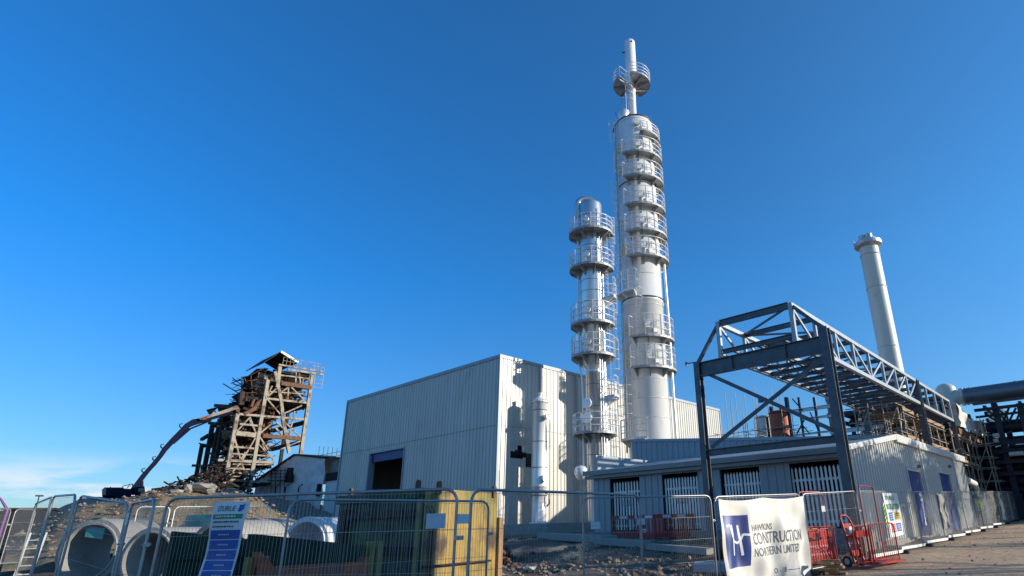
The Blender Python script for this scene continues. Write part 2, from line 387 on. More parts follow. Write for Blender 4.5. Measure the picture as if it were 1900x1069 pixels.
rib_wall(mb, (HX, HY), (HX, HYR), .9, lambda u: HZ-.05, (1, 0), .42, .05, holes)
mb.build('wall', M['clad'], hall)
mb = MB(); rib_wall(mb, (HX, HYR), (HXL, HYR), .9, lambda u: HZ-.05, (0, 1), 1.2, .05); rib_wall(mb, (HXL, HYR), (HXL, HY), .9, lambda u: HZ-.05, (-1, 0), 1.2, .05)
mb.build('wall', M['clad'], hall)
mb = MB(); mb.bx(HXL+.1, HX-.1, HY+.1, HYR-.1, HZ-.35, HZ-.2); mb.build('roof', M['clad3'], hall)
mb = MB()
mb.bx(HXL-.06, HX+.08, HY-.09, HY+.05, HZ-.16, HZ+.1); mb.bx(HX-.06, HX+.085, HY+.06, HYR, HZ-.16, HZ+.1); mb.bx(HX-.12, HX+.09, HY-.095, HY+.10, .9, HZ-.17)
mb.bx(HXL-.07, HXL+.1, HY-.095, HY+.1, .9, HZ-.17); mb.bx(HX-.1, HX+.09, HYR-.1, HYR+.05, .9, HZ-.17)
mb.build('edge_trim', M['clad3'], hall)
for zz in (HZ*.62,):
    mb = MB(); mb.bx(HXL+.12, HX-.12, HY-.062, HY-.045, zz, zz+.035); mb.build('sheet_lap', M['trimd'], hall)
    mb = MB(); mb.bx(HX+.045, HX+.06, HY+.12, HYR-.12, zz, zz+.03); mb.build('sheet_lap', M['clad3'], hall)
# lining behind the damaged sheets and the doorway
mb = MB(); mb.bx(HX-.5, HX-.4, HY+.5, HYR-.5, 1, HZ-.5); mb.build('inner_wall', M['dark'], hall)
mb = MB(); mb.bx(d1.x-.12, d1.x, HY-.10, HY+.5, .9, dz+.1); mb.bx(d2.x, d2.x+.12, HY-.10, HY+.5, .9, dz+.1); mb.bx(d1.x, d2.x, HY-.10, HY+.5, dz, dz+.12)
dr = mb.build('door_frame', M['clad3'], hall)
mb = MB(); mb.bx(d1.x+.01, d2.x-.01, HY+.15, HY+.45, dz-.75, dz-.01)
for k in range(7): mb.bx(d1.x+.01, d2.x-.01, HY+.13, HY+.16, dz-.70+k*.1, dz-.64+k*.1)
mb.build('roller_shutter', M['navy'], hall)
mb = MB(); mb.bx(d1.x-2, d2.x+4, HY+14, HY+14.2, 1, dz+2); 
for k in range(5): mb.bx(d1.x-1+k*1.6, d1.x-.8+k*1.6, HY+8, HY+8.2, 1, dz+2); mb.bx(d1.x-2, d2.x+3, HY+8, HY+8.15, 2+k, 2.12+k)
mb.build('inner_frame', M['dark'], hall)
# louvre slats in the tall hole, crumpled sheet at the torn hole
mb = MB()
for k in range(9):
    z = hf[1]+(he[1]-hf[1])*(k+.5)/9; mb.box((HX-.06, HY+(he[0]+hf[0])/2, z), (.12, hf[0]-he[0], .02))
mb.build('louvre', M['trimd'], hall)
mb = MB(); 
for k in range(5):
    y = HY+ha[0]+.15+k*.28; z = ha[1]-rnd.uniform(.0, .5); mb.box((HX+.05, y, z), (.04, .22, rnd.uniform(.15, .4)), rz=rnd.uniform(-.5, .5))
mb.build('torn_sheet', M['dark'], hall)
# rain pipe by the shadowed strip
yp = at_x(1001, 720, HX).y
mb = MB(); mb.tube((HX+.16, yp, 1.2), (HX+.16, yp, HZ-.15), .09, 8); mb.build('rain_pipe', M['trim'], hall)
yp = at_x(1068, 860, HX).y
mb = MB(); mb.tube((HX+.16, yp, 1.2), (HX+.16, yp, HZ-.15), .07, 8); mb.build('rain_pipe', M['clad3'], hall)
# concrete bund below the hall
p = at_x(925, 969, HX+2.2); bz = p.z
mb = MB(); yb0 = HY+.6; yb1 = at_x(1062, 972, HX+4.5).y
mb.bx(HX+.15, HX+4.6, yb0, yb0+16, .6, 1.72); o = mb.build('concrete_plinth', M['conc'], bevel=.03)
tag(o, 'long grey concrete plinth under the short silver column beside the hall', 'concrete plinth')

# ------------------------------------------------------------------ process towers
def tower_root(name, px, py, D, label, cat):
    p = at_d(px, py, D); g = gz(p.x, p.y)
    t = V((-p.x, -p.y, 0)).normalized()
    # screen-right = view_dir x up
    vd = -t; right = V((vd.y, -vd.x, 0))
    return thing(name, (p.x, p.y, g), label, cat, rz=math.atan2(right.y, right.x)), p, g
def zl(y, p, g): return zat(y, p.x, p.y)-g
def rad(wpx, p, g, z): return wpx/2*depth((p.x, p.y, z+g))/F_PX
def PA(th, r, z): return V((math.sin(R(th))*r, -math.cos(R(th))*r, z))   # th=0 faces the viewer, + to screen right
def platform(root, z, ri, ro, a0, a1, rh, m, name='platform', fl=None, skirt=.12):
    n = max(4, int(abs(a1-a0)/12)); an = [a0+(a1-a0)*i/n for i in range(n+1)]
    mb = MB(); 
    top = [PA(a, ri, z) for a in an]+[PA(a, ro, z) for a in reversed(an)]
    for a, b in zip(an, an[1:]):
        P = [PA(a, ri, z), PA(a, ro, z), PA(b, ro, z), PA(b, ri, z)]; Q = [q-V((0, 0, .05)) for q in P]
        mb.quad(*P); mb.quad(*reversed(Q)); mb.quad(P[1], Q[1], Q[2], P[2]); mb.quad(P[0], P[3], Q[3], Q[0])
        mb.quad(PA(a, ro+.01, z-skirt), PA(b, ro+.01, z-skirt), PA(b, ro+.01, z+skirt*.7), PA(a, ro+.01, z+skirt*.7))
    for a in (a0, a1): mb.quad(PA(a, ri, z), PA(a, ri, z-.05), PA(a, ro, z-.05), PA(a, ro, z))
    pf = mb.build(name, fl or m, root, local=True)
    mb = MB(); nb = max(2, int(abs(a1-a0)/38))
    for i in range(nb+1):
        a = a0+(a1-a0)*(i+.15*(i == 0)-.15*(i == nb))/nb
        A_ = PA(a, 1, 0); s_ = V((-A_.y, A_.x, 0))*.035; mb.prism([PA(a, ri-.05, z-.75)+s_, PA(a, ro-.03, z-.16)+s_, PA(a, ro-.03, z-.055)+s_, PA(a, ri-.05, z-.055)+s_], -s_*2)
    mb.parts('bracket', fl or m, pf, local=True)
    mb = MB(); rr = ro-.02; k = max(3, round(abs(a1-a0)*math.pi/180*ro/.75))
    for i in range(k+1): a = a0+(a1-a0)*i/k; mb.tube(PA(a, rr, z), PA(a, rr, z+rh), .058, 4)
    kk = max(6, int(abs(a1-a0)/9))
    for h in (rh, rh*.66, rh*.33): mb.path([PA(a0+(a1-a0)*i/kk, rr, z+h) for i in range(kk+1)], .04, 4)
    for a in (a0, a1):
        mb.tube(PA(a, ri+.1, z+rh), PA(a, rr, z+rh), .028, 4); mb.tube(PA(a, ri+.1, z+rh*.5), PA(a, rr, z+rh*.5), .024, 4); mb.tube(PA(a, ri+.1, z), PA(a, ri+.1, z+rh), .03, 4)
    mb.build('railing', m, pf, local=True)
    return pf
def ladder(root, th, r, z0, z1, m, cage=True, w=.45):
    mb = MB(); c = PA(th, r, 0); out = PA(th, 1, 0); sd_ = V((-out.y, out.x, 0))
    for s in (-1, 1): mb.tube(c+sd_*(s*w/2)+V((0, 0, z0)), c+sd_*(s*w/2)+V((0, 0, z1)), .03, 4)
    z = z0+.2
    while z < z1: mb.tube(c-sd_*(w/2)+V((0, 0, z)), c+sd_*(w/2)+V((0, 0, z)), .016, 4); z += .3
    ld = mb.build('ladder', m, root, local=True)
    if cage:
        mb = MB(); z = z0+(2.2 if z1-z0 > 4 else .9); zs = []
        while z < z1+.3: zs.append(z); z += .8
        def hoop(z): return [c+sd_*(math.cos(t)*.40)+out*(.05+math.sin(t)*.65)+V((0, 0, z)) for t in [math.pi*i/8 for i in range(9)]]
        for z in zs: mb.path(hoop(z), .022, 4)
        if zs:
            for i in (1, 3, 4, 5, 7): mb.tube(hoop(zs[0])[i], hoop(zs[-1])[i], .018, 4)
            mb.build('cage', m, ld, local=True)
    return ld
def manhole(root, th, r, z, rr, ln, m, mcap):
    mb = MB(); a = PA(th, r-.15, z); b = PA(th, r+ln, z); mb.tube(a, b, rr*.82, 16); mb.tube(PA(th, r+ln-.08, z), PA(th, r+ln, z), rr, 18)
    o = mb.build('manhole', m, root, local=True)
    mb = MB(); mb.tube(PA(th, r+ln+.002, z), PA(th, r+ln+.09, z), rr*1.02, 18); mb.tube(PA(th, r+ln+.09, z+rr*.5), PA(th, r+ln+.2, z+rr*.9), .03, 5)
    mb.build('cover', mcap, o, local=True)

# --- tall tower
tb, p, g = tower_root('distillation_tower', 1203, 750, 49.4, 'tallest silver process tower with a thin vent stack on top and stacked railed platforms', 'process tower')
Z = lambda y: zl(y, p, g)
zt = Z(232); r_up = rad(66, p, g, Z(240)); r_lo = rad(75, p, g, Z(600))
z563 = Z(563)
mb = MB(); prof = [(r_lo*1.0, 0), (r_lo, z563-.25), (r_lo*1.04, z563-.22), (r_lo*1.04, z563+.02), (r_up, z563+.05), (r_up, zt-.3)]
prof += [(r_up*math.cos(t), zt-.3+.55*math.sin(t)) for t in [math.pi/2*i/6 for i in range(1, 7)]]
mb.lathe((0, 0, 0), prof, 48); mb.build('shell', M['inox2'], tb, local=True)
mb = MB()
for y in (240, 285, 330, 372, 420, 470, 520, 575, 618, 655, 710, 745, 780):
    z = Z(y); mb.ring((0, 0, z), (r_up if z > z563 else r_lo)+.01, .022, 40, 5)
mb.parts('cladding_band', M['trim'], tb, local=True)
mb = MB(); mb.ring((0, 0, z563), r_up+.10, .07, 40, 6); mb.ring((0, 0, Z(352)), r_up+.03, .05, 40, 6); mb.ring((0, 0, zt-.15), r_up+.02, .06, 40, 6); mb.parts('flange', M['steel'], tb, local=True)
# vent stack
zs0, zc0, zc1, ztop = zt, Z(172), Z(152), Z(77); r1 = rad(12, p, g, Z(200)); r2 = rad(20, p, g, Z(110))
mb = MB(); prof = [(r1*1.7, zs0), (r1*1.1, zs0+.5), (r1, zs0+.6), (r1, zc0), (r2, zc1), (r2, ztop-.25)]+[(r2*math.cos(t), ztop-.25+r2*.55*math.sin(t)) for t in [math.pi/2*i/5 for i in range(1, 6)]]
mb.lathe((0, 0, 0), prof, 24); vs_ = mb.build('vent_stack', M['inox2'], tb, local=True)
mb = MB(); mb.tube(PA(20, r2-.02, ztop-.55), PA(20, r2+.06, ztop-.55), .10, 8); mb.tube(PA(-80, r2, ztop-1.5), PA(-80, r2+.25, ztop-1.6), .07, 8); mb.build('nozzle', M['dark'], vs_, local=True)
# top gallery: a ring open at the back left
zp = Z(158); rp = rad(68, p, g, zp)
platform(tb, zp, r1+.05, rp, -4, 160, 1.25, M['galvl'], fl=M['galv']); platform(tb, zp, r1+.05, rp, -150, -38, 1.25, M['galvl'], fl=M['galv'])
# side vessel left of stack
mb = MB(); sp = PA(-78, r_up*.62, 0); mb.lathe(sp+V((0, 0, zt)), [(.35, -.1), (.38, .5), (.80, 1.3), (.78, 1.35), (.3, 1.4)], 20); mb.build('funnel', M['inox'], tb, local=True)
mb = MB(); mb.path([PA(-60, r1+.5, zt+.2), PA(-60, r1+.5, zc0-.3)], .09, 8); mb.path([PA(-95, r1+.8, zt+1.6), PA(-95, r1+.8, zt+3.6)], .07, 8); mb.build('pipe', M['inox'], tb, local=True)
ladder(tb, -18, r1+.45, zt+.1, zp+.2, M['galvl'])
# stacked platforms
plat = [(268, 1.0), (307, 1.6), (349, 1.6), (400, 1.75), (447, 1.75), (492, 1.75), (637, 1.9), (692, 1.9)]
for i, (y, rh) in enumerate(plat):
    z = Z(y); rr = r_up if z > z563 else r_lo; ro = rr+.78 if i else rr+.7
    platform(tb, z, rr+.02, ro, (-30 if i else 15), 128, rh, M['galvl'], fl=M['platf'])
    manhole(tb, 10, rr, z+1.05, .32, .30, M['inox'], M['white'])
    if i not in (0, 3):
        mb = MB(); 
        for s in (-34, -40): mb.tube(PA(s, ro-.05, z), PA(s, ro-.05, z+1.2), .04, 4)
        for h in (.2, .6, 1.0, 1.2): mb.tube(PA(-34, ro-.05, z+h), PA(-40, ro-.05, z+h), .05, 4)
        mb.build('gate', M['ygate'], tb, local=True)
    mb = MB(); mb.box(PA(28, rr+.12, z+.6), (.35, .2, .45), rz=R(28)); mb.tube(PA(32, rr+.1, z+.3), PA(32, rr+.1, z+1.5), .035, 6); mb.build('junction_box', M['white'], tb, local=True)
ys = [240, 307, 349, 400, 447, 492, 545]
for i in range(len(ys)-1):
    th = -52 if i % 2 else -66
    ladder(tb, th, r_up+.22, Z(ys[i+1])-.1, Z(ys[i])+.6, M['galvl'])
ladder(tb, -62, r_lo+.22, Z(700), Z(590), M['galvl']); ladder(tb, -48, r_lo+.25, Z(822), Z(690), M['galvl']); ladder(tb, -66, r_lo+.25, Z(822), Z(640), M['galvl'])
platform(tb, Z(552), r_up+.02, r_up+.75, -80, -12, 1.9, M['galvl'])
ladder(tb, -10, r_lo+.25, Z(585), Z(548), M['galvl'])
platform(tb, Z(818), r_lo+.02, r_lo+.75, -70, -5, 1.6, M['galvl'])
mb = MB(); mb.path([PA(78, r_up+.35, Z(497)), PA(78, r_lo+.4, Z(600)), PA(78, r_lo+.4, Z(830))], .11, 10); mb.build('pipe', M['inox2'], tb, local=True)
mb = MB(); mb.path([PA(-78, r_up+.12, zt-.3), PA(-78, r_up+.12, Z(563)), PA(-78, r_lo+.15, Z(840))], .06, 8); mb.path([PA(-88, r_up+.2, zt-1.5), PA(-85, r_lo+.2, Z(840))], .04, 6); mb.build('pipe', M['galv'], tb, local=True)
mb = MB(); mb.path([PA(-92, r_up*.2, zt+.35), PA(-92, r_up+.15, zt+.2), PA(-92, r_up+.3, zt-.6)], .10, 8); mb.build('davit', M['steel'], tb, local=True)

# --- shorter tower
ts, p, g = tower_root('process_tower', 1104, 800, 44.7, 'shorter silver process tower with five round railed galleries, left of the tallest tower', 'process tower')
zt = Z(383); ra = rad(42, p, g, Z(450)); rb = rad(31, p, g, Z(740)); zst = Z(686)
mb = MB(); prof = [(rb, 0), (rb, zst-.35), (rb*1.06, zst-.30), (rb*1.06, zst-.2), (rb*1.02, zst-.1), (ra, zst+.35), (ra, zt)]+[(ra*math.cos(t), zt+ra*.5*math.sin(t)) for t in [math.pi/2*i/6 for i in range(1, 7)]]
mb.lathe((0, 0, 0), prof, 40); mb.build('shell', M['inox'], ts, local=True)
mb = MB()
for y in (405, 418, 462, 472, 525, 545, 565, 585, 640, 660, 715, 755, 845, 815): z = Z(y); mb.ring((0, 0, z), (ra if z > zst else rb)+.008, .018, 36, 5)
mb.parts('cladding_band', M['steel'], ts, local=True)
# vapour elbow from the head, then the downcomer
zz = zt+ra*.5
mb = MB(); el_ = [PA(0, 0, zt+.1)+V((ra*.28, 0, 0))]+[V((ra*.28-(1-math.cos(t))*ra*.72, 0, zt+ra*.15+math.sin(t)*ra*.62)) for t in [math.pi*i/10 for i in range(11)]]
mb.path(el_+[V((-ra*1.16, 0, zt-.4)), V((-ra*1.16, 0, zt-1.2))], .28, 14)
mb.build('vapour_pipe', M['inox'], ts, local=True)
mb = MB(); xx = -ra-.16
mb.path([V((xx, -.1, zt-1)), V((xx, -.1, zst+.2)), V((xx+.18, -.2, zst-.6)), V((xx+.25, -.3, Z(740))), V((xx+.25, -.3, Z(880)))], .085, 10)
mb.build('pipe', M['inox2'], ts, local=True)
mb = MB(); mb.lathe((xx+.05, -.55, Z(876)), [(.06, -.62), (.30, -.5), (.48, -.2), (.50, .15), (.38, .35), (.1, .45)], 20); mb.build('ball_flange', M['inox2'], ts, local=True)
pl = [(438, 1.25), (503, 1.45), (606, 1.65), (664, 1.6), (806, 1.45)]
for i, (y, rh) in enumerate(pl):
    z = Z(y); rr = ra if z > zst else rb; ro = rad(82, p, g, z)
    platform(ts, z, rr+.02, ro, -118, 96, rh, M['galvl'], fl=M['platf'])
    if i < 4:
        manhole(ts, -18, rr, z+1.05, .24, .26, M['inox'], M['inox2'])
        if i != 1: manhole(ts, -12, rr, z+.35, .18, .26, M['inox'], M['inox2'])
for y in (752, 779): manhole(ts, -32, rb, Z(y), .40, .42, M['inox'], M['inox2'])
ys = [415, 470, 540, 600, 650, 735, 800, 868]
for i in range(len(ys)-1):
    ladder(ts, 66 if i % 2 else 80, (ra if i < 5 else rb)+(.55 if i >= 5 else .40), Z(ys[i+1])-.2, Z(ys[i])+.7, M['galvl'])
platform(ts, Z(555), ra+.02, ra+1.0, 62, 112, 1.6, M['galvl']); platform(ts, Z(738), rb+.3, rb+1.3, 52, 105, 1.5, M['galvl'])
for j, (th, rr, rt) in enumerate(((38, ra+.12, .05), (50, ra+.15, .035), (28, ra+.08, .03), (58, ra+.1, .05))):
    mb = MB(); mb.path([PA(th, rr, Z(395+30*j)), PA(th, rr, Z(880))], rt, 6)
    for k in range(12): z = Z(430+38*k); mb.box(PA(th, rr-.05, z), (.12, .2, .07), rz=R(th))
    mb.build('pipe', M['inox'], ts, local=True)

# --- short column on the plinth
tcn, p, g = tower_root('silver_column', 1001, 850, 44.0, 'short silver column with a domed head standing on the plinth before the hall wall', 'process vessel')
zt = Z(748); rc = rad(27, p, g, Z(800))
mb = MB(); zb = max(0, 1.72-g); prof = [(rc*1.25, zb), (rc*1.25, zb+.08), (rc*.95, zb+.1), (rc*.95, Z(905)), (rc*1.04, Z(905)+.02), (rc*1.04, Z(900)), (rc, Z(899)), (rc, zt), (rc*1.1, zt+.03), (rc*1.1, zt+.14)]
prof += [(rc*math.cos(t), zt+.15+rc*.6*math.sin(t)) for t in [math.pi/2*i/6 for i in range(0, 6)]]+[(.14, zt+.15+rc*.6), (.14, zt+.42+rc*.5), (.2, zt+.43+rc*.5), (.2, zt+.5+rc*.5), (0.001, zt+.5+rc*.5)]
mb.lathe((0, 0, 0), prof, 32); mb.build('shell', M['inox2'], tcn, local=True)
mb = MB()
for y in (762, 820, 868, 920): mb.ring((0, 0, Z(y)), rc+.01, .025, 28, 5)
for i in range(16): t = 2*math.pi*i/16; mb.tube((rc*1.06*math.cos(t), rc*1.06*math.sin(t), zt-.05), (rc*1.06*math.cos(t), rc*1.06*math.sin(t), zt+.2), .025, 5)
mb.build('flange', M['steel'], tcn, local=True)
manhole(tcn, 42, rc, Z(776), .22, .3, M['inox'], M['white']); manhole(tcn, 35, rc, Z(889), .27, .22, M['inox'], M['inox2'])
ladder(tcn, 72, rc+.22, Z(835), Z(775), M['galvl'], cage=False, w=.3)
mb = MB(); mb.path([PA(60, rc+.1, Z(940)), PA(60, rc+.3, Z(935)), PA(60, rc+.3, Z(920)), PA(60, rc, Z(915))], .06, 8); mb.build('nozzle', M['steel'], tcn, local=True)

# ------------------------------------------------------------------ small switch building in front
c0 = at_d(1592, 960, 24.0); BX, BY = c0.x, c0.y; BE = zat(830, BX, BY)
BXL = at_y(1102, 920, BY).x; rg_ = at_x(1655, 808, BX); RY, RZ = rg_.y, rg_.z; BYE = at_x(1788, 870, BX).y; bg0 = .75
shed = thing('switch_building', (BX, BY, bg0), 'low grey ribbed building with palisade-gated bays along its front and two blue side doors', 'building')
bays = []
for a, b in ((1134, 1190), (1229, 1297), (1341, 1418), (1467, 1568)):
    bays.append((at_y(a, 920, BY).x-BXL, at_y(b, 920, BY).x-BXL))
bh = BE-.42; sillz = 1.22
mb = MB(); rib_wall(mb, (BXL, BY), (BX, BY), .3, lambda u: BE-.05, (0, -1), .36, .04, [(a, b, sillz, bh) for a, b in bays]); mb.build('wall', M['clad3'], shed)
dh = [(at_x(1687, 905, BX).y-BY, at_x(1711, 905, BX).y-BY, 0, at_x(1687, 872, BX).z), (at_x(1745, 905, BX).y-BY, at_x(1765, 905, BX).y-BY, 0, at_x(1745, 877, BX).z)]
prof_ = lambda u: BE+(RZ-BE)*min(1, u/(RY-BY))-.05
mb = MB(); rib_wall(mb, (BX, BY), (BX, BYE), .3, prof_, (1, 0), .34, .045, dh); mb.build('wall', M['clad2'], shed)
mb = MB(); mb.bx(BXL, BX-.1, BYE-.1, BYE, .3, RZ-.1); mb.bx(BXL, BXL+.1, BY+.1, BYE-.1, .3, RZ-.2); mb.build('wall', M['clad3'], shed)
mb = MB(); mb.prism([(BXL-.2, BY-.35, BE-.02), (BXL-.2, RY, RZ-.03), (BXL-.2, BYE, RZ-.03), (BXL-.2, BYE, RZ-.13), (BXL-.2, RY, RZ-.13), (BXL-.2, BY-.35, BE-.12)], (BX-BXL+.05, 0, 0)); mb.build('roof', M['clad3'], shed)
mb = MB(); mb.bx(BXL-.3, BX+.1, BY-.50, BY-.36, BE-.20, BE); mb.bx(BXL-.3, BX+.1, BY-.35, BY-.045, BE-.36, BE-.215); mb.build('gutter', M['trimd'], shed)
mb = MB(); mb.bx(BXL-.3, BX+.1, BY-.505, BY-.33, BE+.005, BE+.035); mb.build('eave_flashing', M['trim'], shed)
mb = MB()
mb.prism([(BX+.06, BY-.5, BE+.04), (BX+.06, RY, RZ+.04), (BX+.06, RY, RZ-.20), (BX+.06, BY-.5, BE-.16)], (.12, 0, 0)); mb.bx(BX+.06, BX+.19, RY+.002, BYE+.1, RZ-.30, RZ+.06); mb.build('verge_trim', M['trim'], shed)
mb = MB(); 
for py in (1703, 1762): yy = at_x(py, 850, BX).y; mb.tube((BX+.14, yy, .8), (BX+.14, yy, RZ-.3), .05, 8); mb.box((BX+.14, yy, 3.2), (.14, .14, .06)); mb.build('rain_pipe', M['trim'], shed); mb = MB()
for a, b, _, zt_ in dh:
    mb = MB(); mb.bx(BX-.08, BX-.02, BY+a+.05, BY+b-.05, .6, zt_-.05); dd = mb.build('door', M['navy'], shed)
    mb = MB(); mb.bx(BX-.02, BX+.07, BY+a-.03, BY+a+.05, .6, zt_+.05); mb.bx(BX-.02, BX+.07, BY+b-.05, BY+b+.03, .6, zt_+.05); mb.bx(BX-.02, BX+.07, BY+a+.051, BY+b-.051, zt_-.04, zt_+.05); mb.build('frame', M['trim'], dd)
    mb = MB(); mb.box((BX+.06, BY+a+.14, 1.9), (.05, .12, .04)); mb.build('handle', M['galv'], dd)
mb = MB()
for py in (1700, 1757): yy = at_x(py, 860, BX).y; mb.box((BX+.12, yy, zat(866, BX, yy)), (.14, .22, .16)); mb.build('lamp', M['trimd'], shed); mb = MB()
mb = MB(); mb.bx(BXL+.05, BX-.05, BY+1.6, BY+1.7, .3, BE-.1)
for a, b in bays:
    for s in (a, b): mb.bx(BXL+s-.03, BXL+s+.03, BY+.06, BY+1.6, .3, BE-.1)
mb.build('bay_lining', M['dark'], shed)
mb = MB(); mb.bx(BXL-.1, BX+.06, BY-.12, BY+1.4, .2, sillz-.02); mb.bx(BX-.5, BX+.12, BY+1.41, BYE, .2, .72); mb.build('plinth', M['concd'], shed)
for (a, b) in bays:
    half = (b-a-.16)/2
    for s in (0, 1):
        x0 = BXL+a+.06+s*(half+.04); n_ = max(5, round(half/.155)); yy = BY+.12
        mb = MB()
        for k in range(n_):
            x = x0+.07+(half-.14)*k/(n_-1); h = bh-.14
            mb.prism([(x-.042, yy, sillz+.06), (x+.042, yy, sillz+.06), (x+.042, yy, h-.1), (x, yy, h), (x-.042, yy, h-.1)], (0, .012, 0))
        gate = mb.build('palisade_gate', M['gatem'], shed)
        mb = MB(); mb.bx(x0, x0+half, yy+.014, yy+.06, h-.55, h-.46); mb.bx(x0, x0+half, yy+.014, yy+.06, sillz+.2, sillz+.29)
        for xx in (x0, x0+half-.05): mb.bx(xx, xx+.05, yy+.062, yy+.11, sillz+.05, h-.05)
        mb.build('rail', M['galv'], gate)
        xm = x0+half-.25 if s == 0 else x0+.05
        mb = MB(); mb.bx(xm, xm+.2, yy-.03, yy-.002, sillz+1.15, sillz+1.19); mb.bx(xm, xm+.2, yy-.03, yy-.002, sillz+1.35, sillz+1.39); mb.bx(xm+.04, xm+.14, yy-.04, yy-.003, sillz+1.2, sillz+1.34); mb.build('latch', M['trimd'], gate)
# taller ribbed block behind it
YB = RY+.15; zl1 = at_y(1172, 816, YB); zr1 = at_y(1655, 808, YB)
blk = thing('plant_room', (zl1.x, YB, 1.1), 'blue-grey ribbed block rising behind the low gated building, in front of the tallest tower', 'building')
LX = BX-.3-zl1.x; zR = zr1.z+.02
mb = MB(); rib_wall(mb, (zl1.x, YB), (BX-.3, YB), 1., lambda u: zl1.z+(zR-zl1.z)*u/LX-.02, (0, -1), .38, .045); mb.build('wall', M['clad3'], blk)
mb = MB(); mb.bx(zl1.x, zl1.x+.1, YB+.1, YB+4, 1, zl1.z-.05); mb.bx(BX-.4, BX-.3, YB+.1, YB+4, 1, zR-.1); mb.build('wall', M['clad3'], blk)
mb = MB(); mb.prism([(zl1.x-.05, YB-.08, zl1.z+.02), (BX-.25, YB-.08, zR+.02), (BX-.25, YB-.08, zR-.14), (zl1.x-.05, YB-.08, zl1.z-.14)], (0, 4.2, 0)); mb.build('roof', M['clad3'], blk)
# ------------------------------------------------------------------ steel pipe bridge
Yp = at_d(1590, 960, 20.9).y
cl = at_y(1305, 800, Yp); cr_ = at_y(1559, 800, Yp); XL, XR = cl.x, cr_.x
tr = thing('pipe_bridge', ((XL+XR)/2, Yp, gz(XL, Yp)), 'blue-grey steel lattice truss bridge on a tall cross-braced portal frame over the low building', 'steel truss bridge')
def zy(px, py): return at_y(px, py, Yp)
def icol(x, y, z0, z1, w=.27, h=.27, t=.03):
    mb = MB(); mb.bx(x-w/2, x+w/2, y-h/2, y-h/2+t, z0, z1); mb.bx(x-w/2, x+w/2, y+h/2-t, y+h/2, z0, z1); mb.bx(x-t/2, x+t/2, y-h/2+t, y+h/2-t, z0, z1)
    mb.bx(x-w/2-.05, x+w/2+.05, y-h/2-.05, y+h/2+.05, z0, z0+.03); mb.build('column', M['steel'], tr)
ztl = zat(678, XL, Yp); ztr = zat(608, XR, Yp)
icol(XL, Yp, gz(XL, Yp)-.1, ztl+.12, .24, .30); icol(XR, Yp, gz(XR, Yp)-.1, ztr, .30, .34)
b0, b1 = zy(1310, 670), zy(1525, 625); zbt = (b0.z+b1.z)/2; zbb = (zy(1310, 697).z+zy(1525, 655).z)/2
mb = MB(); mb.ibeam((XL+.13, Yp, (zbt+zbb)/2), (XR-.16, Yp, (zbt+zbb)/2), .22, zbt-zbb, .03)
for f in (.3, .72): x = XL+(XR-XL)*f; mb.bx(x-.012, x+.012, Yp-.105, Yp+.105, zbb+.031, zbt-.031)
mb.build('portal_beam', M['steel'], tr)
z2t = zy(1430, 821.5).z; z2b = zy(1430, 834).z
mb = MB(); mb.ibeam((XL+.13, Yp, (z2t+z2b)/2), (XR-.16, Yp, (z2t+z2b)/2), .2, z2t-z2b, .025); mb.build('portal_beam', M['steel'], tr)
x1 = (XL+XR)/2
q = [zy(1314, 694), zy(1556, 803), zy(1318, 830), zy(1526, 662)]
mb = MB(); mb.beam(q[0], q[1], .14, .05, up=(0, 1, 0)); mb.beam(q[2]+V((0, .10, 0)), q[3]+V((0, .10, 0)), .14, .05, up=(0, 1, 0)); mb.parts('cross_brace', M['steel'], tr)
mb = MB(); c_ = zy(1411, 742); mb.box(c_+V((0, .05, 0)), (.22, .03, .2)); mb.build('gusset', M['steel'], tr)
# bracket with little arm at left column head
mb = MB(); a = zy(1292, 672); mb.beam(a, a+V((-.42, 0, .02)), .03, .04); mb.box(a+V((-.46, 0, .0)), (.04, .16, .16)); mb.build('bracket', M['steel'], tr)
# truss chords
TL, TR = zy(1333, 601), zy(1466, 566); BL, BR = zy(1338, 668), zy(1478, 640)
xl, xr = (TL.x+BL.x)/2, (TR.x+BR.x)/2; zt_ = (TL.z+TR.z)/2; zb_ = zbt+.09
vp_ = [1470, 1510, 1547, 1578, 1608, 1636, 1659, 1680, 1699, 1717, 1733, 1750, 1765]
def top_y(px):
    lo, hi = Yp-1, Yp+60
    for _ in range(40):
        m = (lo+hi)/2
        if proj((xr, m, zt_))[0] < px: lo = m
        else: hi = m
    return lo
bay = (top_y(1699)-top_y(1470))/8
Ys = [Yp+bay*i for i in range(13)]
print('bridge', XL, XR, xl, xr, zt_, zb_, zbt, bay, [round(proj((xr, y, zt_))[0]) for y in Ys])
for xx in (xl, xr):
    mb = MB(); mb.beam((xx, Yp-.08, zt_), (xx, Ys[-1], zt_), .16, .16); mb.build('chord', M['steel_sunlit'], tr)
    mb = MB(); mb.beam((xx, Yp-.08, zb_), (xx, Ys[-1], zb_), .17, .17); mb.build('chord', M['steel_sunlit'], tr)
    for i, y in enumerate(Ys):
        mb = MB(); mb.beam((xx, y, zb_+.085), (xx, y, zt_-.08), .12 if i else .15, .12 if i else .15); mb.build('post', M['steel_sunlit'], tr)
        if i < 8:
            mb = MB(); a, b = (zt_-.1, zb_+.1) if i < 4 else (zb_+.1, zt_-.1)
            mb.beam((xx, y+.08, a), (xx, Ys[i+1]-.08, b), .075, .10); mb.build('diagonal', M['steel_sunlit'], tr)
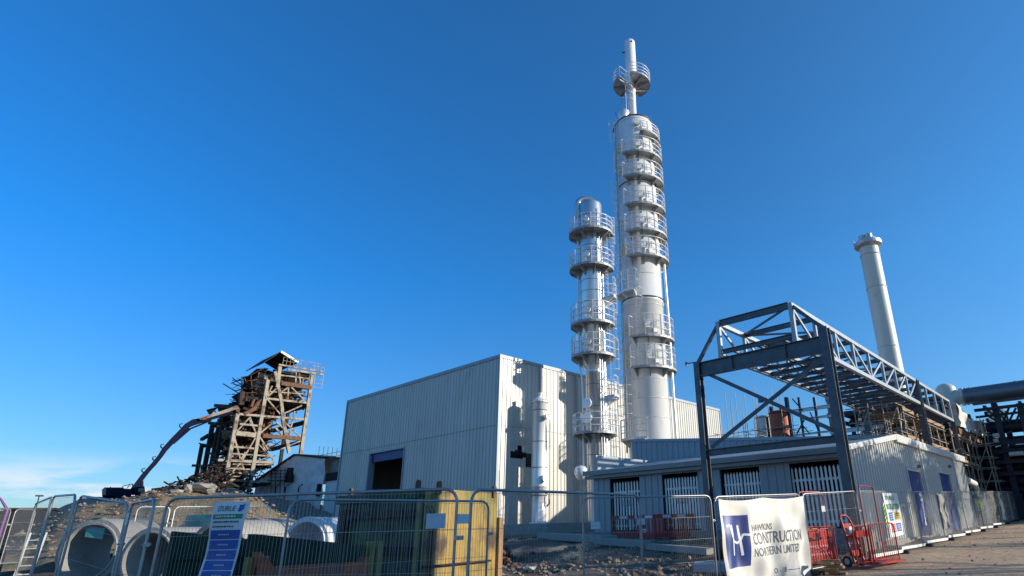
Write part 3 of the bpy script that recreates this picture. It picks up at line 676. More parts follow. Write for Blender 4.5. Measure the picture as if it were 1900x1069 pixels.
for i, y in enumerate(Ys):
    mb = MB(); mb.ibeam((xl+.08, y, zt_), (xr-.08, y, zt_), .12, .2 if i else .26, .02); mb.ibeam((xl+.09, y, zb_+(0 if i else .15)), (xr-.09, y, zb_+(0 if i else .15)), .14, .17, .02)
    mb.build('cross_beam', M['steel'], tr)
    if i < 12:
        mb = MB(); s = i % 2; a, b = (xl+.1, xr-.1) if s else (xr-.1, xl+.1)
        mb.beam((a, y+.08, zt_), (b, Ys[i+1]-.08, zt_), .07, .07)
        mb.beam((a, y+.08, zb_-.02), (b, Ys[i+1]-.08, zb_-.02), .09, .03); mb.beam((b, y+.08, zb_-.06), (a, Ys[i+1]-.08, zb_-.06), .09, .03)
        mb.build('wind_brace', M['steel'], tr)
        mb = MB(); ym = (y+Ys[i+1])/2; mb.ibeam((xl+.09, ym, zb_), (xr-.09, ym, zb_), .12, .15, .02); mb.build('cross_beam', M['steel'], tr)
# walkway grating strips on the lower chord, and haunches to the column heads
mb = MB()
for k in range(3): x = xl+.5+k*(xr-xl-1)/2; mb.beam((x, Yp+.2, zb_+.12), (x, Ys[-1], zb_+.12), .1, .06)
mb.build('stringer', M['steel'], tr)
mb = MB(); mb.beam((xl-.02, Yp, zt_-.05), (XL+.02, Yp, ztl+.10), .12, .12, up=(0, 1, 0)); mb.beam((xr+.08, Yp, zt_-.08), (XR-.02, Yp, ztr-.02), .12, .12, up=(0, 1, 0)); mb.parts('haunch', M['steel'], tr)
Y2 = Ys[8]; 
for xx in (xl, xr): icol(xx, Y2+.02, 1.0, zt_+.05, .34, .36)
# second run of columns carrying the far end
for xx in (xl, xr): icol(xx, Ys[12], 1.0, zb_-.1, .25, .3)
mb = MB(); q0 = V((xl, Y2, 5.2)); mb.beam(q0, (xr, Y2, zb_-.3), .08, .12); mb.parts('cross_brace', M['steel'], tr)

# ------------------------------------------------------------------ tall plain chimney
p = at_d(1656, 685, 60); g = gz(p.x, p.y)
ch = thing('chimney', (p.x, p.y, g), 'tall plain pale grey-green chimney with a flanged top behind the truss bridge', 'chimney')
Z = lambda y: zl(y, p, g)
rr = rad(34, p, g, Z(560)); zt0 = Z(457)
mb = MB(); mb.lathe((p.x, p.y, g), [(rr*1.08, 0), (rr*1.04, zt0*.5), (rr, zt0), (rr*.98, zt0+.7), (rr*.85, zt0+.7), (rr*.85, zt0-2)], 40, caps=False); mb.build('shaft', M['stack'], ch)
mb = MB()
for y in (475, 535, 645): mb.ring((p.x, p.y, g+Z(y)), rr*1.02+.01, .05, 40, 6)
mb.parts('flange', M['stack'], ch)
mb = MB(); mb.lathe((p.x, p.y, g), [(rr*1.02, zt0-.25), (rr*1.42, zt0-.05), (rr*1.46, zt0+.0), (rr*1.46, zt0+.35), (rr*1.40, zt0+.35), (rr*1.02, zt0+.1)], 36, caps=False, smooth=False); mb.build('crown_ring', M['galv'], ch)
mb = MB()
for i in range(2):
    t = 4.2+1.1*i; mb.tube((p.x+math.cos(t)*rr*.6, p.y+math.sin(t)*rr*.6, g+zt0+.3), (p.x+math.cos(t)*rr*.6, p.y+math.sin(t)*rr*.6, g+zt0+1.05), .36, 16)
mb.parts('crown_lug', M['galv'], ch)
mb = MB(); 
for i in range(5): t = 2.2+i*.35; mb.tube((p.x+math.cos(t)*rr*1.43, p.y+math.sin(t)*rr*1.43, g+zt0+.3), (p.x+math.cos(t)*rr*1.43, p.y+math.sin(t)*rr*1.43, g+zt0+.9), .03, 4)
mb.path([(p.x+math.cos(2.2+i*.175)*rr*1.43, p.y+math.sin(2.2+i*.175)*rr*1.43, g+zt0+.9) for i in range(9)], .03, 4); mb.build('railing', M['galv'], ch)

# ------------------------------------------------------------------ ducts on the right
p = at_d(1760, 735, 58); YD = p.y
du = thing('flue_duct', (p.x, p.y, 1.3), 'large blue-grey horizontal duct running off the right edge above the pipe rack', 'duct')
a, b = at_y(1792, 737, YD), at_y(1900, 720, YD); rd = 15*depth(a)/F_PX; d_ = (b-a); b2 = V((b.x+9, YD, a.z)); a.z = (a.z+b.z)/2; b2.z = a.z
mb = MB(); mb.tube(a, b2, rd, 28); mb.build('pipe_run', M['pblue'], du)
mb = MB()
for k in (0, .35, 3.6, 7.2, 10.8, 14.4):
    mb.tube(a+V((k, 0, 0)), a+V((k+.12, 0, 0)), rd*1.07, 28)
mb.parts('flange', M['pblue'], du)
el0 = at_y(1757, 735, YD); r3 = 17*depth(el0)/F_PX
eb = thing('vertical_duct', (el0.x, YD, 1.3), 'pale upright duct with a rounded elbow head joining the horizontal duct', 'duct')
ztp = zat(712, el0.x, YD)
zd = ztp-r3*.7; mb = MB(); mb.lathe((el0.x, YD, 0), [(r3, 4), (r3, zd)]+[(r3*math.cos(t), zd+r3*.7*math.sin(t)) for t in [math.pi/2*i/6 for i in range(1, 7)]], 28); mb.build('shaft', M['stack'], eb)
mb = MB(); mb.tube((el0.x+r3*.5, YD, a.z), (a.x-.02, YD, a.z), rd*.9, 20); mb.tube((a.x-.35, YD, a.z), (a.x-.1, YD, a.z), rd*1.1, 20); mb.build('branch', M['stack'], eb)
# expansion bellows
mb = MB()
for k in range(4): mb.ring((el0.x, YD, a.z-2.0-k*.28), r3+.02, .06, 24, 6)
mb.build('bellows', M['galv'], eb)

# ------------------------------------------------------------------ pipe rack silhouette
rk = thing('pipe_rack', (at_y(1870, 850, YD-3).x, YD-3, 1.3), 'dark steel pipe rack with stacked beams and pipes at the right edge', 'pipe rack')
YR = YD-3
def ry(px, py, dy=0): return at_y(px, py, YR+dy)
for px in (1857, 1905, 1960):
    c = ry(px, 800); c2 = ry(px+30, 900); mb = MB(); mb.ibeam((c.x, YR, .5), (c.x, YR, ry(px, 752).z+.2), .4, .45, .05, up=(0, 1, 0)); mb.build('column', M['pdark'], rk)
    mb = MB(); mb.ibeam((c.x, YR+5, .5), (c.x, YR+5, ry(px, 752).z+.2), .4, .45, .05, up=(0, 1, 0)); mb.build('column', M['pdark'], rk)
xa, xb = ry(1818, 800).x, ry(1900, 800).x+14
for (py, h, k) in ((745, .16, 'beam'), (757, .22, 'beam'), (770, .16, 'beam'), (822, .42, 'beam'), (838, .25, 'beam'), (858, .3, 'beam'), (880, .3, 'beam')):
    z = ry(1860, py).z
    for dy in ((0, 5) if py > 815 else (0,)):
        mb = MB(); mb.ibeam((xa, YR+dy-.35, z), (xb, YR+dy-.35, z), .25, h); mb.build('beam', M['pdark'] if py != 745 else M['steel'], rk)
    mb = MB()
    for px in (1836, 1857, 1905): x = ry(px, 800).x; mb.beam((x, YR+.3, z-.2), (x, YR+4.7, z-.2), .2, .25)
    mb.build('beam', M['pdark'], rk)
for py, r_ in ((790, .50), (812, .12), (832, .22), (847, .3), (868, .25), (893, .35), (908, .3)):
    z = ry(1860, py).z
    for j, dy in enumerate((.9, 2.4, 3.9) if py > 800 else (.9,)):
        mb = MB(); mb.tube((xa+.2, YR+dy, z+.05*j), (xb, YR+dy, z+.05*j), r_, 14); mb.build('pipe', M['pdark'], rk)
for (p0, p1) in (((1872, 783), (1885, 757)), ((1885, 783), (1896, 757)), ((1862, 783), (1872, 757)), ((1868, 805), (1878, 800)), ((1840, 815), (1856, 800))):
    mb = MB(); mb.beam(ry(*p0), ry(*p1), .14); mb.build('brace', M['pdark'], rk)
mb = MB(); mb.bx(xa-3, xb, YR+5.6, YR+5.8, .5, ry(1860, 828).z); mb.build('panel', M['pdark'], rk)
for px, py, s in ((1848, 808, .4), (1848, 818, .3), (1886, 842, .9)):
    mb = MB(); c = ry(px, py, -.6); mb.tube(c-V((s/2, 0, 0)), c+V((s/2, 0, 0)), .16, 12); mb.build('valve', M['tarpc'], rk)

# ------------------------------------------------------------------ scaffolds
def scaffold(name, o, nx, ny, nz, dx, dy, dz, label, decks=(), group='tube scaffolds', topx=.9, r=.035, jit=.25, brace=True):
    o = V(o); th = thing(name, o, label, 'scaffold', group)
    for i in range(nx+1):
        mb = MB()
        for j in range(ny+1): mb.tube(o+V((i*dx, j*dy, 0)), o+V((i*dx, j*dy, nz*dz+topx+rnd.uniform(-.2, jit)*2)), r, 5)
        mb.parts('standard', M['sctube'], th)
    for k in range(nz+1):
        mb = MB(); z = k*dz+.15
        for rail in ((0,) if k == 0 else (0, -.55*dz)):
            for i in range(nx+1): mb.tube(o+V((i*dx+.05, -.3-rnd.random()*jit, z+rail)), o+V((i*dx+.05, ny*dy+.3+rnd.random()*jit, z+rail)), r, 5)
            for j in range(ny+1): mb.tube(o+V((-.3-rnd.random()*jit, j*dy+.05, z+.08+rail)), o+V((nx*dx+.3+rnd.random()*jit, j*dy+.05, z+.08+rail)), r, 5)
        mb.build('ledger', M['sctube'], th)
    if brace:
        mb = MB()
        for k in range(nz):
            for i in range(0, nx+1, max(1, nx)):
                for j in range(0, ny, 2): a_, b_ = (k, k+1) if (k+j) % 2 else (k+1, k); mb.tube(o+V((i*dx-.06, j*dy, a_*dz)), o+V((i*dx-.06, (j+1)*dy, b_*dz)), r, 5)
            for i in range(0, nx, 2): mb.tube(o+V((i*dx, -.06, k*dz)), o+V(((i+1)*dx, -.06, (k+1)*dz)), r, 5)
        mb.parts('brace', M['sctube'], th)
    for k in decks:
        mb = MB(); w = .23; n = int(nx*dx/w)
        for q in range(max(1, n)):
            y = -.3
            while y < ny*dy: L = min(2.4, ny*dy+.3-y); mb.box(o+V((q*w+w/2, y+L/2, k*dz+.26+rnd.uniform(0, .02))), (w-.01, L-.02, .04)); y += L
        mb.bx(o.x+nx*dx+.02, o.x+nx*dx+.06, o.y-.2, o.y+ny*dy+.2, o.z+k*dz+.3, o.z+k*dz+.5)
        mb.build('board_deck', M['board'], th)
    return th
ya, yb_ = at_x(1722, 790, -8.9).y, at_x(1800, 830, -8.9).y
scaffold('scaffold', (-9.8, BYE-10.0, RZ+.1), 2, 5, 1, .9, 1.9, 1.5, 'tube scaffold with tan board decks along the far end of the truss bridge', decks=(0, 1), jit=.2, r=.026, topx=.3)
scaffold('scaffold', (-9.8, BYE+.6, 1.2), 2, 5, 3, 1.0, 1.7, 1.75, 'tube scaffold tower with board decks under the cream wrapped unit', decks=(1, 2, 3), jit=.2, r=.03, topx=.9)
scaffold('scaffold', (-7.7, BYE+7.0, 1.2), 1, 1, 4, .9, 1.6, 1.7, 'slim tall tube scaffold tower right of the cream wrapped unit', decks=(), jit=.2, r=.03)
# cream wrapped unit
XW = -7.5
w = thing('wrapped_unit', (-9, BYE+4, 1.2), 'plant unit wrapped in creased cream sheeting high on the scaffold beside the upright duct', 'wrapped plant')
w0 = at_x(1774, 752, XW); w1 = at_x(1828, 792, XW)
def crumple(mb, fn, nu, nv, n, amp=.12, fr=1.2, seed=0):
    vs = []; n = V(n)
    for i in range(nu+1):
        for j in range(nv+1):
            P = fn(i/nu, j/nv); vs.append(P+n*(amp*mn.noise((P.x*fr+seed, P.y*fr, P.z*fr))+amp*.5*mn.noise((P.x*fr*3+seed, P.y*fr*3, P.z*fr*2))))
    mb.add(vs, [(i*(nv+1)+j, (i+1)*(nv+1)+j, (i+1)*(nv+1)+j+1, i*(nv+1)+j+1) for i in range(nu) for j in range(nv)], True)
zt1 = at_x(1774, 748, XW).z; zb1 = at_x(1780, 789, XW).z; wy0 = w0.y; wy1 = w1.y
mb = MB(); crumple(mb, lambda u, v: V((XW, wy0+(wy1-wy0)*u, zb1+(zt1-zb1)*v-.6*math.sin(math.pi*u)*v)), 30, 14, (1, 0, 0), .22)
crumple(mb, lambda u, v: V((XW-3.5*u, wy0, zb1+(zt1-zb1)*v)), 20, 14, (0, -1, 0), .2, seed=4)
crumple(mb, lambda u, v: V((XW-3.5*v, wy0+(wy1-wy0)*u, zt1-.6*math.sin(math.pi*u)*(1-v)*(1-v))), 30, 10, (0, 0, 1), .15, seed=8)
mb.build('sheeting', M['tarpc'], w)
mb = MB(); mb.bx(-10.8, XW-.2, wy0+.2, wy1-.1, zb1-.5, zb1-.05); mb.build('base_frame', M['rust'], w)
# dark process steelwork filling behind scaffold
pk = thing('open_steelwork', (-12, BYE+8, 1.3), 'dark open steelwork behind the scaffold towers', 'steelwork')
for x in (-16, -13, -10.5, -8.2):
    mb = MB()
    for y in (BYE+2, BYE+7, BYE+12): mb.beam((x, y, .6), (x, y, 9.5), .28)
    mb.parts('column', M['pdark'], pk)
for z in (3.2, 5.4, 7.4, 9.2):
    mb = MB()
    for y in (BYE+2, BYE+7, BYE+12): mb.ibeam((-16.2, y-.2, z), (-8, y-.2, z), .2, .35)
    for x in (-16, -13, -10.5, -8.2): mb.ibeam((x+.2, BYE+2, z-.3), (x+.2, BYE+12, z-.3), .2, .3)
    mb.build('beam', M['pdark'], pk)
    mb = MB(); mb.bx(-15.8, -9, BYE+2.5, BYE+11.5, z+.2, z+.26); mb.build('grating', M['rust'] if z == 5.4 else M['pdark'], pk)
for k in range(16):
    mb = MB(); y = BYE+3+rnd.random()*8; z = 1.5+rnd.random()*7; r_ = rnd.uniform(.1, .45); x = rnd.uniform(-16, -10); L = rnd.uniform(2, 6)
    if rnd.random() < .5: mb.tube((x, y, z), (min(x+L, -8.3), y, z), r_, 12)
    else: mb.lathe((x, y, max(1, z-2)), [(0, 0), (r_*1.5, .15), (r_*1.5, 2), (0, 2.2)], 16)
    mb.build('pipe', M[rnd.choice(['pdark', 'rust', 'pblue', 'galv', 'char'])], pk)
mb = MB(); mb.bx(-17, -6.9, BYE+13.2, BYE+13.4, .5, 8.2); mb.build('cladding_sheet', M['pdark'], pk)
# lagged pipe stub and white bin at the end of the building
pa = at_x(1796, 880, -6.9); 
t = thing('insulated_tank', (-8.3, BYE+3.2, 1.0), 'rounded pale grey tank with a white pipe elbow past the low building', 'tank')
mb = MB(); mb.lathe((-8.3, BYE+3.6, .9), [(1.25, 0), (1.25, 1.7), (1.1, 2.0), (.7, 2.2), (0, 2.3)], 28); mb.build('vessel', M['stack'], t)
mb = MB(); mb.path([(-7.4, BYE+.4, 3.7), (-7.2, BYE+1.2, 3.5), (-7.3, BYE+2.2, 2.9), (-7.6, BYE+3, 2.6)], .2, 12); mb.build('pipe', M['white'], t)

# ------------------------------------------------------------------ background plant behind the low building
YT = RY+8
def by(px, py, Y=None): return at_y(px, py, Y if Y else YT)
def tank(name, px0, px1, pyt, Y, m, label, cat='tank'):
    a_, b_ = by(px0, pyt+15, Y), by(px1, pyt+15, Y); c = V(((a_.x+b_.x)/2, Y, 0)); r_ = (b_-a_).length/2*.93; z = zat(pyt, c.x, c.y)
    g_ = gz(c.x, c.y); t = thing(name, (c.x, c.y, g_), label, cat)
    mb = MB(); mb.lathe((c.x, c.y, g_), [(r_, 0), (r_, z-g_-.05), (r_*.97, z-g_), (0, z-g_+.12)], 32); mb.build('shell', m, t)
    return t, c, r_, z, g_
t, c, r_, z, g_ = tank('orange_tank', 1429, 1466, 764, YT, M['orange'], 'rust-orange upright tank seen behind the portal cross brace')
mb = MB(); mb.ring((c.x, c.y, z-.1), r_+.03, .06, 28, 5); mb.ring((c.x, c.y, z-1.2), r_+.02, .04, 28, 5); mb.build('band', M['rust'], t)
mb = MB(); mb.tube((c.x-.4, c.y-.3, z), (c.x-.4, c.y-.3, z+.35), .12, 8); mb.tube((c.x+.3, c.y-.2, z), (c.x+.3, c.y-.2, z+.3), .16, 8); mb.beam((c.x-r_-.1, c.y-r_*.5, z-.3), (c.x-r_-.1, c.y-r_*.5, z-2.5), .12); mb.build('nozzle', M['char'], t)
t, c, r_, z, g_ = tank('grey_tank', 1402, 1436, 773, YT+3, M['stack'], 'pale beige flat-topped tank left of the rust-orange tank')
mb = MB(); mb.ring((c.x, c.y, z-.1), r_+.03, .05, 28, 5); mb.ring((c.x, c.y, z-1.0), r_+.02, .03, 28, 5); mb.build('band', M['galv'], t)
a_ = by(1340, 800, YT-1); b_ = by(1455, 800, YT-1)
scaffold('scaffold', (a_.x, YT-1, 1.2), 5, 2, 4, (b_.x-a_.x)/5, 1.6, 1.45, 'thin tube scaffold with tall poles around the beige and orange tanks', topx=1.2, r=.022, jit=.9, decks=())
for i, (px, py) in enumerate(((1352, 728), (1371, 732), (1388, 735), (1407, 720), (1437, 725), (1519, 740))):
    mb = MB(); q = by(px, py); mb.tube((q.x, YT-.6, 1.2), (q.x, YT-.6, q.z), .022, 5)
    tag(mb.build('scaffold_pole', M['sctube']), ('leftmost','second from left','third from left','fourth from left','fifth from left','rightmost')[i]+' of the thin bare scaffold poles rising above the background tanks', 'pole', 'loose scaffold poles above the tanks')
sf = thing('steel_gantry', (by(1510, 790).x, YT, 1.1), 'grey steel gantry with bolted beams right of the rust-orange tank', 'steel frame')
for px, w_ in ((1467, .22), (1490, .12), (1519, .12)):
    q = by(px, 800); mb = MB(); mb.ibeam((q.x, YT, 1), (q.x, YT, by(px, 736).z), w_, w_, .03, up=(0, 1, 0)); mb.build('column', M['pdark'], sf)
for p0, p1, h in (((1470, 762), (1562, 752), .22), ((1488, 779), (1562, 768), .14), ((1540, 803), (1640, 790), .25), ((1470, 807), (1545, 801), .12)):
    A, B = by(*p0), by(*p1); B.z = A.z = (A.z+B.z)/2; mb = MB(); mb.ibeam(A, B, .15, h); mb.build('beam', M['galv'], sf)
for p0, p1 in (((1470, 740), (1490, 762)), ((1490, 790), (1503, 806)), ((1478, 806), (1492, 780)), ((1503, 765), (1519, 800))):
    mb = MB(); mb.beam(by(*p0), by(*p1), .07); mb.build('brace', M['pdark'], sf)
q = by(1552, 790, YT+2); mb = MB(); r_ = 11*depth(q)/F_PX; zq = zat(735, q.x, q.y); mb.lathe((q.x, q.y, 1), [(r_, 0), (r_, zq-1.4), (r_*1.15, zq-1.35), (r_*1.15, zq-1)], 20)
tag(mb.build('concrete_column', M['concd']), 'plain grey round column standing just left of the right portal leg', 'column')
# rusty lower level between portal leg and second portal
rs = thing('rusty_conveyor', (by(1640, 800, YT+2).x, YT+2, 1.2), 'rust-brown raised conveyor casing behind the low building, under the truss', 'conveyor')
A, B = by(1598, 797, YT+2), by(1690, 786, YT+2)
mb = MB(); mb.box(((A.x+B.x)/2, YT+2.5, A.z), (B.x-A.x, 1.0, .55)); mb.build('casing', M['rust'], rs)
mb = MB()
for k in range(6): x = A.x+.2+(B.x-A.x-.4)*k/5; mb.beam((x, YT+2, 1), (x, YT+2, A.z-.3), .14)
mb.beam((A.x, YT+1.9, A.z-1.0), (B.x, YT+1.9, A.z-1.0), .15); mb.beam((A.x, YT+1.95, A.z+1.0), (B.x, YT+1.95, A.z+1.0), .06)
for k in range(9): x = A.x+(B.x-A.x)*k/8; mb.beam((x, YT+1.95, A.z+.3), (x, YT+1.95, A.z+1.0), .05)
mb.build('support_frame', M['pdark'], rs)
for k in range(7):
    x = rnd.uniform(A.x, B.x); mb = MB(); mb.lathe((x, YT+2.3, A.z-1.8), [(0, 0), (.3, .1), (.3, rnd.uniform(.6, 1.2)), (.1, 1.3), (0, 1.35)], 12); mb.build('drum', M[rnd.choice(['galv', 'char', 'rust', 'pdark'])], rs)
x0 = -10.4
scaffold('scaffold', (x0, YT-3, 1.2), 3, 1, 4, .75, .9, 1.5, 'narrow bundle of upright scaffold tubes left of the second bridge column', topx=.3, r=.03)
# tree seen through the plant
# ------------------------------------------------------------------ trees
def tree(name, loc, h, cr, label, cat='tree', leaves=3000, seed=1, m=None, group=None, bare=False, lsz=.12):
    rn = random.Random(seed); t = thing(name, loc, label, cat, group); mb = MB(); tips = []
    def grow(p, d, r, L, lev):
        n = 3; pts = [p]; rs_ = [r]
        for i in range(n):
            d = (d+V((rn.uniform(-.22, .22), rn.uniform(-.22, .22), rn.uniform(-.05, .15)))).normalized(); p = p+d*(L/n); pts.append(p); rs_.append(r*(1-.35*(i+1)/n))
        mb.path(pts, rs_, 6 if lev < 2 else 4)
        tips.append((p, lev))
        if lev < (5 if bare else 4):
            for k in range(rn.randint(2, 3) if lev else 4):
                a = rn.uniform(0, 6.28); s = V((math.cos(a), math.sin(a), rn.uniform(.1, .9))).normalized()
                q = pts[rn.randint(1, n)] if k else p
                grow(q, (d*.55+s*.75).normalized(), r*.58, L*rn.uniform(.62, .8), lev+1)
    grow(V(loc), V((0, 0, 1)), h*.028, h*.33, 0)
    mb.build('trunk', M['bark'], t)
    if not bare:
        mb = MB(); ts = [q for q, l in tips if l >= 2]
        for i in range(leaves):
            c = rn.choice(ts)+V((rn.gauss(0, cr*.16), rn.gauss(0, cr*.16), rn.gauss(0, cr*.14))); s = lsz*rn.uniform(.6, 1.4)
            a = V((rn.gauss(0, 1), rn.gauss(0, 1), rn.gauss(0, 1))).normalized(); b = a.orthogonal().normalized(); c2 = a.cross(b)
            mb.quad(c-b*s, c-c2*s*.6, c+b*s, c+c2*s*.6)
        mb.build('crown', m or M['leaf'], t)
    return t
q = by(1652, 775, YT+9); tree('leafy_tree', (q.x, q.y, 1.2), 7.5, 3.2, 'green leafy tree half hidden behind the plant under the truss', seed=4, leaves=5000, lsz=.16)

# ------------------------------------------------------------------ demolition tower (far left)
fb = at_d(497, 800, 90); XF = fb.x
def F(u, v): return at_x(340+u/3.818, 640+v/3.818, XF)
def Fo(u, v, dx=0): p = at_x(340+u/3.818, 640+v/3.818, XF+dx); return p
YA = F(330, 780).y
def G(u, v, dy=0): return at_y(340+u/3.818, 640+v/3.818, YA+dy)
gd = F(275, 1069).z-.5
dm = thing('demolition_tower', (XF-5, fb.y, gd), 'half-demolished stepped steel tower with exposed frame, charred decks and a torn roof hut', 'ruined steel tower')
def dbeam(name, pts, w, m, h=None):
    mb = MB()
    for a_, b_ in zip(pts, pts[1:]): mb.beam(a_, b_, w, h or w)
    return mb.build(name, m, dm)
yA = F(330, 780).y; yB = F(530, 650).y; yD = F(880, 440).y; yC = F(675, 280).y
def leg(y, z1, w=.42, x=XF, m='demo'): dbeam('leg', [V((x, y, gd-2)), V((x, y, z1))], w, M[m])
leg(yA, F(380, 480).z); leg(yB, F(600, 248).z); leg(yD, F(915, 215).z, .42); 
dbeam('leg', [F(648, 190), F(692, 395), F(705, 530), F(750, 765)], .40, M['demo']); dbeam('leg', [F(683, 155), F(664, 300)], .45, M['demo'])
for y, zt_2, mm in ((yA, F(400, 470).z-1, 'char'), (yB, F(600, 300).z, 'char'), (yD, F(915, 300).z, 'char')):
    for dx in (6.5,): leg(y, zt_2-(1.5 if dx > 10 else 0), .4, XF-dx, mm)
H = [((245, 815), (640, 835), .42), ((390, 490), (870, 530), .36), ((370, 625), (510, 642), .8), ((340, 720), (505, 735), .3), ((335, 770), (640, 790), .25), ((300, 955), (540, 972), .42), ((590, 380), (880, 412), .36), ((740, 175), (990, 212), .36), ((330, 875), (520, 885), .2), ((310, 905), (530, 912), .2),
     ((675, 140), (990, 190), .3), ((690, 215), (900, 240), .25), ((350, 845), (640, 850), .2), ((600, 330), (880, 350), .2), ((320, 930), (480, 935), .16), ((400, 560), (540, 575), .3), ((320, 1000), (500, 1010), .2), ((300, 1040), (480, 1045), .25)]
for a_, b_, w_ in H: dbeam('cross_beam', [F(*a_), F(*b_)], w_*.75, M['demo'])
for a_, b_, w_ in (((690, 272), (905, 305), .55), ((560, 645), (830, 665), .5)): dbeam('cross_beam', [F(*a_), F(*b_)], w_, M['rust'])
for pts in ([(380, 612), (465, 520), (515, 625), (545, 660)], [(470, 510), (515, 630)], [(360, 650), (410, 830), (450, 935)], [(510, 660), (410, 830), (322, 930)], [(315, 960), (350, 1010)], [(470, 960), (345, 1050)], [(530, 700), (640, 815)], [(540, 650), (600, 740)], [(545, 625), (625, 560)], [(595, 385), (685, 490)], [(600, 365), (670, 300)], [(595, 360), (630, 290)], [(700, 330), (745, 300)], [(765, 300), (850, 385)], [(745, 300), (740, 385)], [(705, 490), (840, 430)], [(710, 540), (830, 650)], [(790, 470), (750, 640)], [(690, 740), (830, 680)], [(800, 195), (795, 270)], [(895, 225), (890, 290)], [(850, 235), (845, 290)], [(820, 200), (830, 270)], [(560, 700), (600, 790)], [(405, 815), (440, 760)]):
    dbeam('brace', [F(*q) for q in pts], .17, M['demo'])
for pts in ([(640, 500), (880, 430)], [(630, 610), (860, 550)], [(620, 742), (830, 690)]):
    dbeam('brace', [F(*pts[1]), at_y(340+pts[0][0]/3.818, 640+pts[0][1]/3.818, yD)], .5, M['char'])
for pts in ([(770, 520), (870, 532)], [(660, 545), (760, 640)], [(655, 590), (700, 640)]): dbeam('brace', [F(*q) for q in pts], .22, M['demo'])
# left (shaded) face: charred posts and decks
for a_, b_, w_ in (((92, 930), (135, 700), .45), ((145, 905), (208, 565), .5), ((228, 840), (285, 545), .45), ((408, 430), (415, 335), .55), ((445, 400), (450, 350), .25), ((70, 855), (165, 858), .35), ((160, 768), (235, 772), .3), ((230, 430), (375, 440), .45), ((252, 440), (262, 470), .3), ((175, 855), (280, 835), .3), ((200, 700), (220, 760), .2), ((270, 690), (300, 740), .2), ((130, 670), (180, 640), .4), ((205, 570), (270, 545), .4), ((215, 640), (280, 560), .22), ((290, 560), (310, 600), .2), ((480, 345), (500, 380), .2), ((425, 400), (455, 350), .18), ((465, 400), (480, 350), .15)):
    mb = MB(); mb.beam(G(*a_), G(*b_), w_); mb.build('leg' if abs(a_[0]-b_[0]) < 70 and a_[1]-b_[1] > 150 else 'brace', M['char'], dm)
def slab(pts, m, th_=.35, name='deck', off=(0, 6.5, 0)):
    mb = MB(); P = [V(p) for p in pts]; mb.prism(P, off); return mb.build(name, M[m], dm)
# sloping decks stepping up from left to right, torn edges
def deck(z, x0, x1, y0, y1, m='char', n=14, th_=.3, seed=0, tilt=0):
    rn = random.Random(seed); mb = MB()
    for i in range(n):
        a_ = x0+(x1-x0)*i/n; b_ = x0+(x1-x0)*(i+1)/n-.03; d0 = rn.uniform(0, 1.2); d1 = rn.uniform(0, .8); zz = z+tilt*(i/n)+rn.uniform(-.18, .12)
        mb.bx(a_, b_, y0+d0, y1-d1, zz-th_, zz)
    return mb.build('deck', M[m], dm)
zdk = [(F(500, 640).z, XF-14, XF-.4, yA-.3, yB+2, 0), (F(400, 830).z, XF-7, XF-.4, yA, yB+3, 0), (G(290, 520).z, XF-11, XF-.3, yA-.4, yB+.5, 1.0), (F(600, 385).z, XF-11, XF-.4, yB-2.2, yD, .2), (F(700, 275).z, XF-10, XF-.4, yB-.5, yD, .3), (F(740, 178).z, XF-7, XF-.4, yC-.8, yD+.5, 0), (F(600, 520).z, XF-6, XF-1, yA+.5, yB+2.5, .4), (F(380, 960).z, XF-13, XF-.4, yA-1, yB+3, 0), (F(400, 730).z, XF-6, XF-1, yA, yB+2, 0)]
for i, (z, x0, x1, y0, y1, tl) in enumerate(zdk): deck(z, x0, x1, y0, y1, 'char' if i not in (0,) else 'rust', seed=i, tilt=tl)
# twisted wreckage hanging inside, one part
rn = random.Random(5); mb = MB()
def wreck(mb, x0, x1, y0, y1, z0, z1, n, big=1.):
    for i in range(n):
        c = V((rn.uniform(x0, x1), rn.uniform(y0, y1), rn.uniform(z0, z1))); d = V((rn.gauss(0, 1), rn.gauss(0, 1), rn.gauss(0, .6))).normalized(); L = rn.uniform(.6, 3.2)*big
        if rn.random() < .6: mb.beam(c-d*L/2, c+d*L/2, rn.uniform(.05, .2), rn.uniform(.05, .22))
        else:
            a_ = d.orthogonal().normalized(); mb.box(c, (L, rn.uniform(.5, 1.6), .06), ax=(d, a_, d.cross(a_)))
wreck(mb, XF-5, XF-.6, yA+.8, yB-.1, F(400, 960).z, F(480, 520).z, 200, .6); wreck(mb, XF-6, XF-.6, yB-.8, yB+2.3, F(560, 820).z, F(560, 420).z, 170, .7)
wreck(mb, XF-9, XF-.6, yB, yD-.5, F(700, 410).z, F(700, 320).z, 60); wreck(mb, XF-7, XF-.4, yC, yD, F(800, 290).z, F(760, 190).z, 60, .7); wreck(mb, XF-13, XF-2, yA-.3, yA+2, G(250, 700).z, G(290, 560).z, 26, .5)
wreck(mb, XF-10, XF-2, yB-2, yB+1, G(420, 470).z, G(500, 400).z, 40, .6)
o = mb.build('wreckage', M['char'], dm); o['kind'] = 'stuff'
rn = random.Random(9); mb = MB(); wreck(mb, XF-6, XF-.3, yA+.2, yB+2.2, F(400, 960).z, F(480, 480).z, 110, .5); wreck(mb, XF-3, XF-.2, yC-1, yD, F(760, 400).z, F(760, 200).z, 45, .6)
o = mb.build('pale_wreckage', M['demo'], dm); o['kind'] = 'stuff'
mb = MB(); cc = F(600, 590); mb.lathe((XF-3.5, cc.y, F(600, 720).z), [(.4, 0), (1.6, 2), (1.7, 2.6), (1.7, 8.5), (1.4, 9)], 18); mb.build('hopper', M['rust'], dm)
